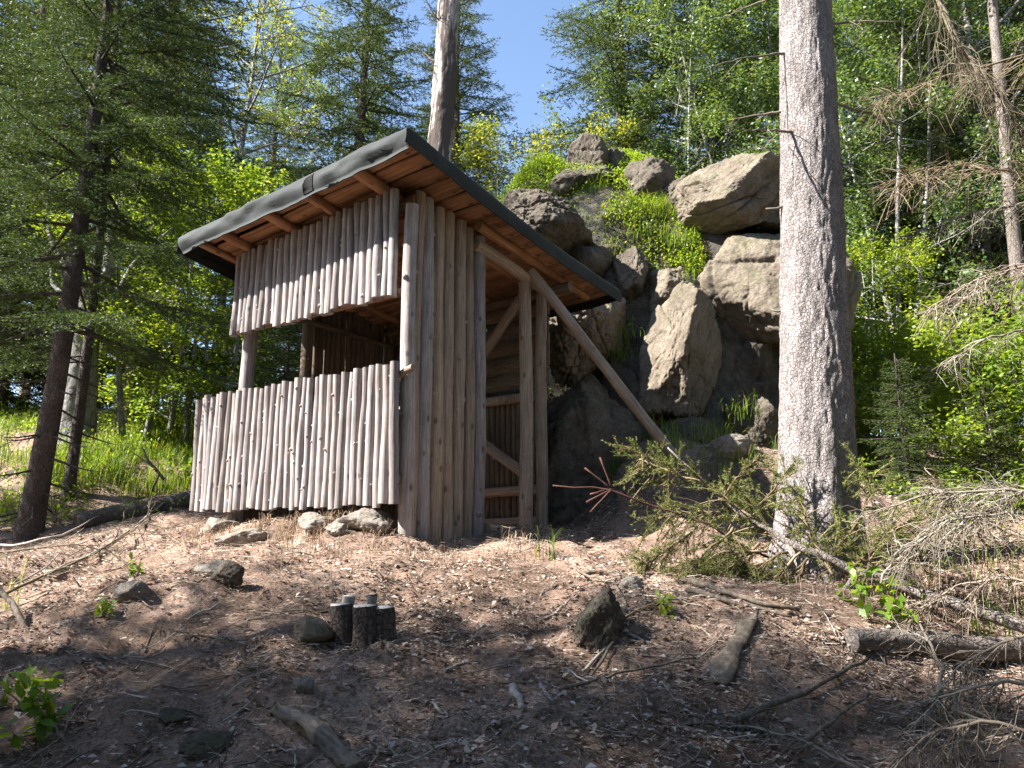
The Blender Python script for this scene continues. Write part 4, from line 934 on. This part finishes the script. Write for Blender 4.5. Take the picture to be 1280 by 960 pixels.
def ground_path(pts, lift=0.0, n=14):
    P = resample(np.array([G(*p) for p in pts]), n); P[:, 2] = H(P[:, 0], P[:, 1]) + lift; return P
def stick(pts, rad, label, mat='grey_wood', lift=None, taper=.5, name='stick', cat='stick', group='fallen sticks on the slope', n=14, sides=7, wob=.003, depths=None, straight=.65):
    P = ground_path(pts, 0, n) if depths is None else resample(PL([(a, b, d) for (a, b), d in zip(pts, depths)]), n)
    if depths is None:
        line = P[0] + (P[-1] - P[0]) * np.linspace(0, 1, n)[:, None]; P[:, 2] = (1 - straight) * P[:, 2] + straight * np.maximum(line[:, 2], H(P[:, 0], P[:, 1]) - .02 - rad * .5) + (rad * .6 if lift is None else lift)
    P = P + np.random.default_rng(int(pts[0][0])).normal(0, wob, P.shape); b = P.mean(0)
    mbb = MB(); mbb.tube(P - b, np.linspace(rad, rad * taper, n), sides, rough=.07)
    o = link(name, mbb.mesh(name), mat, None, b); return tag(o, label, cat, group)
def log(name, p0, p1, r0, r1, label, mat, seed, cat='log', sink=.3, **kw):
    a, b = G(*p0), G(*p1); a[2] = Hs(a[0], a[1]) + r0 * (1 - 2 * sink); b[2] = Hs(b[0], b[1]) + r1 * (1 - 2 * sink)
    q, L = orient(a, b); o = link(name, pole_mesh(name, L, r0, r1, seed, **kw), mat, None, a, quat=q); return tag(o, label, cat)
log('fallen_log', (1062, 812), (1330, 822), .058, .066, 'mossy fallen log with grey bark under dry boughs', 'log_bark', 901, n=22, rings=60, knots=5, bend=.012, sink=.2)
log('rotten_timber', (338, 880), (452, 965), .05, .04, 'rotten split timber half sunk in the shaded litter', 'rotten_wood', 902, n=14, rings=22, knots=0, bend=.02, jag=.10, sink=.55, rn=.13)
log('fallen_log', (95, 660), (268, 622), .12, .10, 'dark fallen log on the slope behind the low wall', 'log_bark', 903, n=16, rings=20, knots=4, bend=.03)
stick([(62, 728), (120, 700), (175, 662), (205, 632)], .018, 'long pale bent stick beside the far wall corner', 'grey_wood', lift=.05)
stick([(75, 860), (40, 800), (15, 755), (-30, 700)], .022, 'dark stick standing out of the lower bank', 'rotten_wood', depths=[4.0, 4.1, 4.2, 4.3])
stick([(135, 812), (120, 770), (100, 735), (90, 720)], .010, 'slender dark twig stuck upright in the litter', 'rotten_wood', depths=[4.7, 4.7, 4.75, 4.8])
stick([(205, 600), (185, 575), (178, 560)], .02, 'dark broken stick leaning on the grassy slope', 'rotten_wood', depths=[9.3, 9.3, 9.3])
stick([(190, 615), (200, 590), (165, 565)], .012, 'thin forked stick on the grassy slope', 'rotten_wood', depths=[9.2, 9.2, 9.25])
stick([(683, 776), (700, 762), (722, 745)], .010, 'short pale stick on the bank below the doorway', 'grey_wood')
stick([(725, 842), (750, 822), (772, 792), (775, 772)], .009, 'curved pale root stick beside the mossy upright rock', 'grey_wood')
stick([(780, 792), (805, 805), (832, 812)], .008, 'pale straight stick right of the mossy upright rock', 'grey_wood')
stick([(538, 880), (550, 892), (560, 898)], .010, 'short pale splinter near the cut stumps', 'grey_wood')
stick([(640, 862), (648, 880), (655, 892)], .018, 'bluish weathered wood chip on the shaded bank', 'grey_wood', n=8, taper=.7)
stick([(676, 858), (690, 882)], .010, 'narrow grey splinter beside the weathered chip', 'grey_wood', n=8)
stick([(555, 842), (570, 835), (580, 828)], .009, 'pale short stick right of the cut stumps', 'grey_wood', n=8)
stick([(865, 735), (900, 745), (950, 765), (1000, 772)], .020, 'dark bare branch lying along the bank top', 'rotten_wood', lift=.04)
stick([(860, 745), (920, 760), (990, 780)], .015, 'second dark branch below the bank top', 'rotten_wood', lift=.03)
stick([(920, 918), (980, 890), (1040, 862), (1085, 838)], .016, 'dark crooked branch on the lower bank', 'rotten_wood', lift=.05)
stick([(990, 955), (1060, 905), (1090, 880)], .011, 'thin dark branch close to the log', 'rotten_wood', lift=.04)
stick([(700, 870), (780, 850), (870, 828)], .008, 'long thin twig across the shaded bank', 'rotten_wood', lift=.02)
stick([(730, 720), (770, 712), (800, 740), (810, 760)], .014, 'exposed root curling over the bank edge', 'rotten_wood', lift=.015)
stick([(765, 730), (785, 760), (770, 800), (740, 850)], .012, 'exposed root hanging down the bank', 'rotten_wood', lift=.015)
stick([(720, 715), (760, 735), (800, 735), (850, 745)], .010, 'reddish exposed root at the bank edge', 'rotten_wood', lift=.02)
stick([(220, 790), (280, 800), (330, 810)], .007, 'thin dark twig at the sun and shade line', 'rotten_wood')
stick([(300, 760), (340, 765), (395, 775)], .006, 'thin twig in the sunlit litter', 'rotten_wood')
stick([(590, 905), (625, 885), (660, 880)], .006, 'thin reddish twig in the shaded litter', 'rotten_wood')
stick([(0, 690), (60, 690), (130, 650), (190, 640)], .010, 'long thin stick under the near spruce', 'grey_wood', lift=.06)
stick([(20, 740), (70, 700), (110, 690), (150, 672)], .008, 'grey forked stick under the near spruce', 'grey_wood', lift=.05)

# curled slab of bark on the bank
P0, P1 = G(893, 858), G(946, 772); nn = 14
ax = P1 - P0; side_ = unit(np.cross(ax, [0, 0, 1]))
VV = []
for i in range(nn):
    t_ = i / (nn - 1); c = P0 + ax * t_; c[2] = Hs(c[0], c[1]) + .022 + .02 * t_; wd = .055 * (1.1 - .75 * t_ ** 1.5) + .008 * math.sin(t_ * 11) + R.uniform(-.005, .005)
    for j in range(5):
        a = (j - 2) / 2; VV.append(c + side_ * a * wd + np.array([0, 0, -.009 * a * a + .006 * math.sin(t_ * 5 + a) + R.uniform(-.002, .002)]))
VV = np.array(VV); ib = np.arange(nn * 5).reshape(nn, 5); qb = np.stack([ib[:-1, :-1], ib[:-1, 1:], ib[1:, 1:], ib[1:, :-1]], -1).reshape(-1, 4)
pe = np.concatenate([ib[:, 0], ib[-1, 1:], ib[-2::-1, -1], ib[0, -2:0:-1]]); pe2 = np.roll(pe, -1); VB = VV - np.array([0, 0, .010])
bc = VV.mean(0)
tag(link('bark_slab', new_mesh('bark_slab', np.vstack([VV, VB]) - bc, [qb, qb[:, ::-1] + nn * 5, np.stack([pe, pe2, pe2 + nn * 5, pe + nn * 5], -1)]), 'rotten_wood', None, bc), 'curved grey slab of bark lying on the shaded bank', 'bark')

# cut stump cluster
g = G(452, 812)
st = thing('tree_stump', 'cluster of sawn-off stems with pale cut tops', 'stump', (g[0], g[1], Hs(g[0], g[1]) - .08))
k_ = (g[1] * CP + g[2] * SP) / FPX
for j, (px, top_, wpx, dy) in enumerate(((452, 760, 31, .0), (424, 758, 29, .03), (480, 762, 29, .03), (427, 747, 17, .16), (454, 746, 13, .17))):
    x = (px - 452) * k_; hgt = (812 - top_) * k_ * .98 + .08 - dy * .10; rr = wpx / 2 * k_
    zz = np.linspace(0, hgt, 7); mb = MB(); mb.tube(np.stack([x + .015 * np.sin(zz * 9 + j), dy + 0 * zz, zz], -1), rr * (1.0 + .12 * np.exp(-zz / .06)), 18, caps=False, rough=.03)
    stem_o = link('stem', mb.mesh('stem'), 'dark_bark' if j < 3 else 'grey_wood', st)
    mb = MB(); mb.tube([[x + .015 * math.sin(zz[-1] * 9 + j), dy, hgt - .02], [x + .015 * math.sin(zz[-1] * 9 + j), dy, hgt + .004]], rr * .93, 18); link('cut_face', mb.mesh('cut_face', False), 'cut_wood' if j != 4 else 'dark_bark', stem_o)

# ------------------------------------------------------------------ ground cover (nobody could count it)
def scatter(n, x0, x1, y0, y1, r, dens=None):
    x = r.uniform(x0, x1, n); y = r.uniform(y0, y1, n)
    if dens is not None: k = r.uniform(0, 1, n) < dens(x, y); x, y = x[k], y[k]
    return x, y, H(x, y)
def inhut(x, y):
    rx, ry = x - HC[0], y - HC[1]; u = rx * HU[0] + ry * HU[1]; v = rx * HV[0] + ry * HV[1]
    return (u > -.1) & (u < 2.4) & (v > -.02) & (v < 2.1)
def steep(x, y): return np.hypot(H(x + .1, y) - H(x - .1, y), H(x, y + .1) - H(x, y - .1)) / .2

r_ = np.random.default_rng(31)
q2 = lambda x, y, s, sd_: fbm(np.stack([x * s, y * s, x * 0], -1), 3, sd_)
x, y, z = scatter(330000, -6, 5, 2.0, 8.5, r_, lambda x, y: np.clip(.55 + .7 * q2(x, y, 1.3, 3) + .6 * q2(x, y, 4.5, 13), .12, 1) * (~inhut(x, y)) * np.clip(1.4 - .1 * y, .2, 1) * np.where(steep(x, y) > 1.2, .2, 1))
n = len(x); N = np.array([0, 0, 1.]) + r_.normal(0, .38, (n, 3)); D = r_.normal(0, 1, (n, 3)); D[:, 2] *= .25
big_ = r_.uniform(0, 1, n) ** 2
V, Q = leaf_quads(np.stack([x, y, z + r_.uniform(.002, .018, n)], -1), D, N, .010 + .036 * big_ ** 2.5, .006 + .022 * big_ ** 2.5, .25)
o = link('leaf_litter', new_mesh('leaf_litter', V, Q, False), 'litter_leaves'); tag(o, 'brown fallen leaves and bark flakes covering the slope', 'leaf litter', kind='stuff')
print('litter', n)
# twig and needle litter
x, y, z = scatter(90000, -5, 5, 2.0, 8.5, r_, lambda x, y: np.clip(.5 + .8 * q2(x, y, 1.0, 8), .15, 1) * (~inhut(x, y)))
n = len(x); a = r_.uniform(0, 6.28, n); L = r_.uniform(.015, .07, n) * np.where(r_.uniform(0, 1, n) < .06, 2.4, 1); wd = r_.uniform(.0008, .0022, n)
D = np.stack([np.cos(a), np.sin(a), r_.normal(0, .12, n)], -1); S = np.stack([-np.sin(a), np.cos(a), a * 0], -1); P0 = np.stack([x, y, z + r_.uniform(.004, .022, n)], -1)
P1 = P0 + D * L[:, None]; P1[:, 2] = np.maximum(P1[:, 2], H(P1[:, 0], P1[:, 1]) + .004)
up = np.array([0, 0, 1.]) * wd[:, None]
V = np.stack([P0 - S * wd[:, None], P0 + S * wd[:, None], P0 + up * 1.6, P1 - S * wd[:, None] * .6, P1 + S * wd[:, None] * .6, P1 + up], 1).reshape(-1, 3)
i = np.arange(n)[:, None] * 6; Q = np.concatenate([i + [[1, 4, 5, 2]], i + [[0, 2, 5, 3]]])
o = link('twig_litter', new_mesh('twig_litter', V, Q, False), 'litter_twigs'); tag(o, 'fine broken twigs and needles scattered over the slope', 'twig litter', kind='stuff')

mb = MB(); rt = np.random.default_rng(91)
for _ in range(420):
    px, py = rt.uniform(-20, 1290), rt.uniform(700, 985) if rt.uniform() < .8 else rt.uniform(640, 720)
    g = G(px, py, hi=9); a = rt.uniform(0, 6.28); L = rt.uniform(.06, .34); q = np.linspace(-.5, .5, 6); cv = rt.normal(0, .12)
    X = g[0] + L * (q * math.cos(a) - cv * q ** 2 * math.sin(a)); Y_ = g[1] + L * (q * math.sin(a) + cv * q ** 2 * math.cos(a))
    if inhut(np.array([g[0]]), np.array([g[1]]))[0]: continue
    Zl = H(X, Y_); Z = .5 * Zl + .5 * np.maximum(Zl, np.linspace(Zl[0], Zl[-1], 6)) + .006 + rt.uniform(0, .02) * np.linspace(0, 1, 6)
    P = np.stack([X, Y_, Z], -1) + rt.normal(0, .004, (6, 3)); r0 = rt.uniform(.0016, .0052); mb.tube(P, np.linspace(r0, r0 * .5, 6), 4)
    for _k in range(rt.integers(0, 4)):
        b = P[rt.integers(1, 5)]; d = unit(np.array([math.cos(a + rt.normal(0, .9)), math.sin(a + rt.normal(0, .9)), rt.uniform(.0, .4)])); l = L * rt.uniform(.15, .4)
        mb.tube([b, b + d * l * .5, b + d * l], [r0 * .6, r0 * .5, r0 * .3], 3, caps=False)
o = link('fallen_twigs', mb.mesh('fallen_twigs'), 'litter_twigs'); tag(o, 'crooked fallen twigs strewn over the slope', 'twigs', kind='stuff')

def blades(P, r, Lmin, Lmax, wmin, wmax, bend=.5, up=1.0):
    n = len(P); a = r.uniform(0, 6.28, n); h = np.stack([np.cos(a), np.sin(a), a * 0], -1); S = np.stack([-np.sin(a), np.cos(a), a * 0], -1)
    L = r.uniform(Lmin, Lmax, n)[:, None]; wd = r.uniform(wmin, wmax, n)[:, None]; b = r.uniform(.2, 1, n)[:, None] * bend
    z = np.array([0, 0, 1.]) * up
    p1 = P + z * L * .5 + h * L * .12 * b; p2 = P + z * L * (.88 - .25 * b) + h * L * .42 * b; p3 = P + z * L * (1 - .55 * b) + h * L * .85 * b
    V = np.stack([P - S * wd, P + S * wd, p1 - S * wd * .85, p1 + S * wd * .85, p2 - S * wd * .5, p2 + S * wd * .5, p3], 1).reshape(-1, 3)
    i = np.arange(n)[:, None] * 7
    return V, np.concatenate([i + [[0, 1, 3, 2]], i + [[2, 3, 5, 4]]]), i + [[4, 5, 6]]
def tufts(name, spots, mat, label, cat, r, **kw):
    """spots: (x, y, radius, count)"""
    P = []
    for x, y, rad, n in spots:
        a = r.uniform(0, 6.28, n); d = rad * np.sqrt(r.uniform(0, 1, n)); xx = x + d * np.cos(a); yy = y + d * np.sin(a); P.append(np.stack([xx, yy, H(xx, yy) - .005], -1))
    V, Q, Tt = blades(np.concatenate(P), r, **kw)
    o = link(name, new_mesh(name, V, [Q, Tt], False), mat); return tag(o, label, cat, kind='stuff')

sp = []
for _ in range(150): x, y = r_.uniform(-6.0, -2.9), r_.uniform(9.6, 13); sp.append((x, y, .22, 90))
for _ in range(130): x, y = r_.uniform(-11.0, -5.0), r_.uniform(9.0, 15); sp.append((x, y, .3, 70))
for _ in range(60): x, y = r_.uniform(-.7, 1.3), r_.uniform(10.2, 12.0); sp.append((x, y, .16, 50))
for _ in range(12): x, y = r_.uniform(1.5, 2.3), r_.uniform(9.6, 10.1); sp.append((x, y, .08, 45))
tufts('grass', sp, 'grass_blades', 'long bright grass on the slope and the knoll top', 'grass', r_, Lmin=.12, Lmax=.42, wmin=.0025, wmax=.005, bend=1.2)
P = []
for px, py, Y, rad, n_ in ((783, 425, 9.0, .10, 60), (775, 450, 8.95, .09, 50), (860, 352, 9.0, .05, 30), (845, 305, 9.5, .10, 60), (800, 300, 9.65, .12, 70), (700, 300, 9.5, .08, 40), (770, 320, 9.5, .12, 70), (880, 548, 8.2, .12, 60), (930, 520, 8.4, .1, 50), (825, 545, 8.1, .1, 50), (905, 560, 8.0, .15, 60)):
    c = atY(px, py, Y); P.append(c + r_.normal(0, 1, (n_, 3)) * [rad, rad, rad * .5])
V, Q, Tt = blades(np.concatenate(P), r_, .12, .34, .002, .004, bend=1.4)
tag(link('ledge_grass', new_mesh('ledge_grass', V, [Q, Tt], False), 'grass_blades'), 'grass tufts hanging from the gaps between the boulders', 'grass', kind='stuff')
sp = [(*G(770, 590)[:2], .10, 60), (*G(690, 700)[:2], .03, 14), (*G(672, 700)[:2], .015, 4), (1.9, 6.9, .25, 120), (1.3, 7.2, .2, 90), (2.5, 6.6, .3, 140), (1.6, 7.6, .25, 120), (2.9, 7.4, .4, 160), (-2.95, 4.6, .12, 20), (3.4, 5.2, .4, 120), (2.9, 4.6, .3, 80), (1.25, 8.4, .12, 70), (1.4, 8.7, .12, 60), (2.2, 8.3, .2, 90)]
tufts('grass', sp, 'grass_blades', 'sparse green grass tufts at the foot of the boulders', 'grass', r_, Lmin=.10, Lmax=.34, wmin=.002, wmax=.004, bend=.9)
sp = []
for u_ in np.linspace(.2, 2.3, 16): x, y = HC[0] + HU[0] * u_ + HV[0] * -.26, HC[1] + HU[1] * u_ + HV[1] * -.26; sp.append((x + r_.normal(0, .08), y + r_.normal(0, .08), .11, 90))
for _ in range(40): px, py = r_.uniform(340, 720), r_.uniform(660, 705); g = G(px, py); sp.append((g[0], g[1], .10, 16))
for _ in range(30): px, py = r_.uniform(1020, 1280), r_.uniform(640, 780); g = G(px, py); sp.append((g[0], g[1], .18, 40))
tufts('dry_grass', sp, 'dry_grass', 'dry straw-coloured grass below the low wall and by the log', 'dry grass', r_, Lmin=.04, Lmax=.16, wmin=.0015, wmax=.003, bend=1.2)
# leafy ground plants on the ledge and the knoll
def plants(name, n, reg, mat, label, r, size=.04, hgt=.22, dens=None):
    x, y, z = scatter(n, *reg, r, dens); m = len(x); P = np.stack([x, y, z + r.uniform(.0, hgt, m)], -1)
    V, Q = leaf_quads(P, r.normal(0, 1, (m, 3)) + [0, 0, .2], np.array([0, 0, 1.]) + r.normal(0, .5, (m, 3)), r.uniform(.6, 1.3, m) * size, r.uniform(.6, 1.2, m) * size * .55)
    o = link(name, new_mesh(name, V, Q, False), mat); return tag(o, label, 'ground plants', kind='stuff')
plants('bilberry_plants', 42000, (-.6, 2.5, 9.35, 11.6), 'bilberry_leaves', 'bright low leafy plants covering the knoll ledge', r_, .045, .24, lambda x, y: np.clip(.75 + .9 * q2(x, y, 1.6, 5), 0, 1) * np.where(steep(x, y) > 3.5, .25, 1))
plants('slope_plants', 24000, (-8.5, -2.9, 8.6, 13.5), 'bilberry_leaves', 'low green plants on the slope behind the shelter', r_, .05, .2, lambda x, y: np.clip(.1 + 1.2 * q2(x, y, 1.1, 6), 0, 1))
plants('slope_plants', 26000, (-16, -5, 9, 19), 'beech_leaves', 'leafy undergrowth between the trees left of the shelter', r_, .06, .4, lambda x, y: np.clip(.35 + 1.2 * q2(x, y, .7, 9), 0, 1))
plants('undergrowth', 30000, (3.2, 9.5, 6.3, 12), 'beech_leaves', 'leafy undergrowth in the wood right of the trunk', r_, .05, .45, lambda x, y: np.clip(.25 + 1.1 * q2(x, y, .9, 7), 0, 1))
plants('moss_cushion', 9000, (1.2, 2.6, 9.15, 9.75), 'moss', 'brown-green moss hanging over the ledge', r_, .03, .05)
# low seedlings on the slope
def seedling(px, py, seed, label, Y=None, s=.12, n=34, lf=.05):
    g = G(px, py); rr = np.random.default_rng(seed); t = thing('seedling', label, 'plant', (g[0], g[1], Hs(g[0], g[1])), 0, 'small green seedlings')
    mb = MB(); tips = []
    for k in range(5):
        d = unit(np.array([rr.normal(0, .5), rr.normal(0, .5), 1])); q = np.linspace(0, 1, 5)[:, None]; Q = d * s * rr.uniform(.6, 1.2) * q + rr.normal(0, .006, (5, 3)) * q; mb.tube(Q - [0, 0, .01], np.linspace(.003, .0015, 5), 4); tips.append(Q[2:])
    tips = np.concatenate(tips); P = tips[rr.integers(0, len(tips), n)] + rr.normal(0, .012, (n, 3))
    V, Q = leaf_quads(P, rr.normal(0, 1, (n, 3)), np.array([0, 0, 1.]) + rr.normal(0, .4, (n, 3)), lf * rr.uniform(.6, 1.2, n), lf * .55)
    link('stem', mb.mesh('stem'), 'brown_twigs', t); link('leaves', new_mesh('leaves', V, Q, False), 'bilberry_leaves', t)
seedling(170, 722, 1, 'small bright seedling beside the flat pale stone', s=.09)
seedling(130, 775, 2, 'small green seedling below the flat pale stone', s=.10)
seedling(1110, 785, 3, 'leafy green seedling growing against the fallen log', s=.20, n=60, lf=.07)
seedling(1085, 770, 4, 'taller seedling with bright leaves behind the log', s=.24, n=60, lf=.07)
seedling(835, 768, 5, 'dark green seedling at the bank edge', s=.10)
seedling(30, 880, 6, 'green sprig in the deep shade low on the slope', s=.16, n=50, lf=.06)
seedling(50, 935, 7, 'broad-leaved green plant in the shaded corner', s=.2, n=60, lf=.08)
seedling(225, 600, 8, 'bright green plant cluster above the dark log', s=.3, n=120, lf=.07)
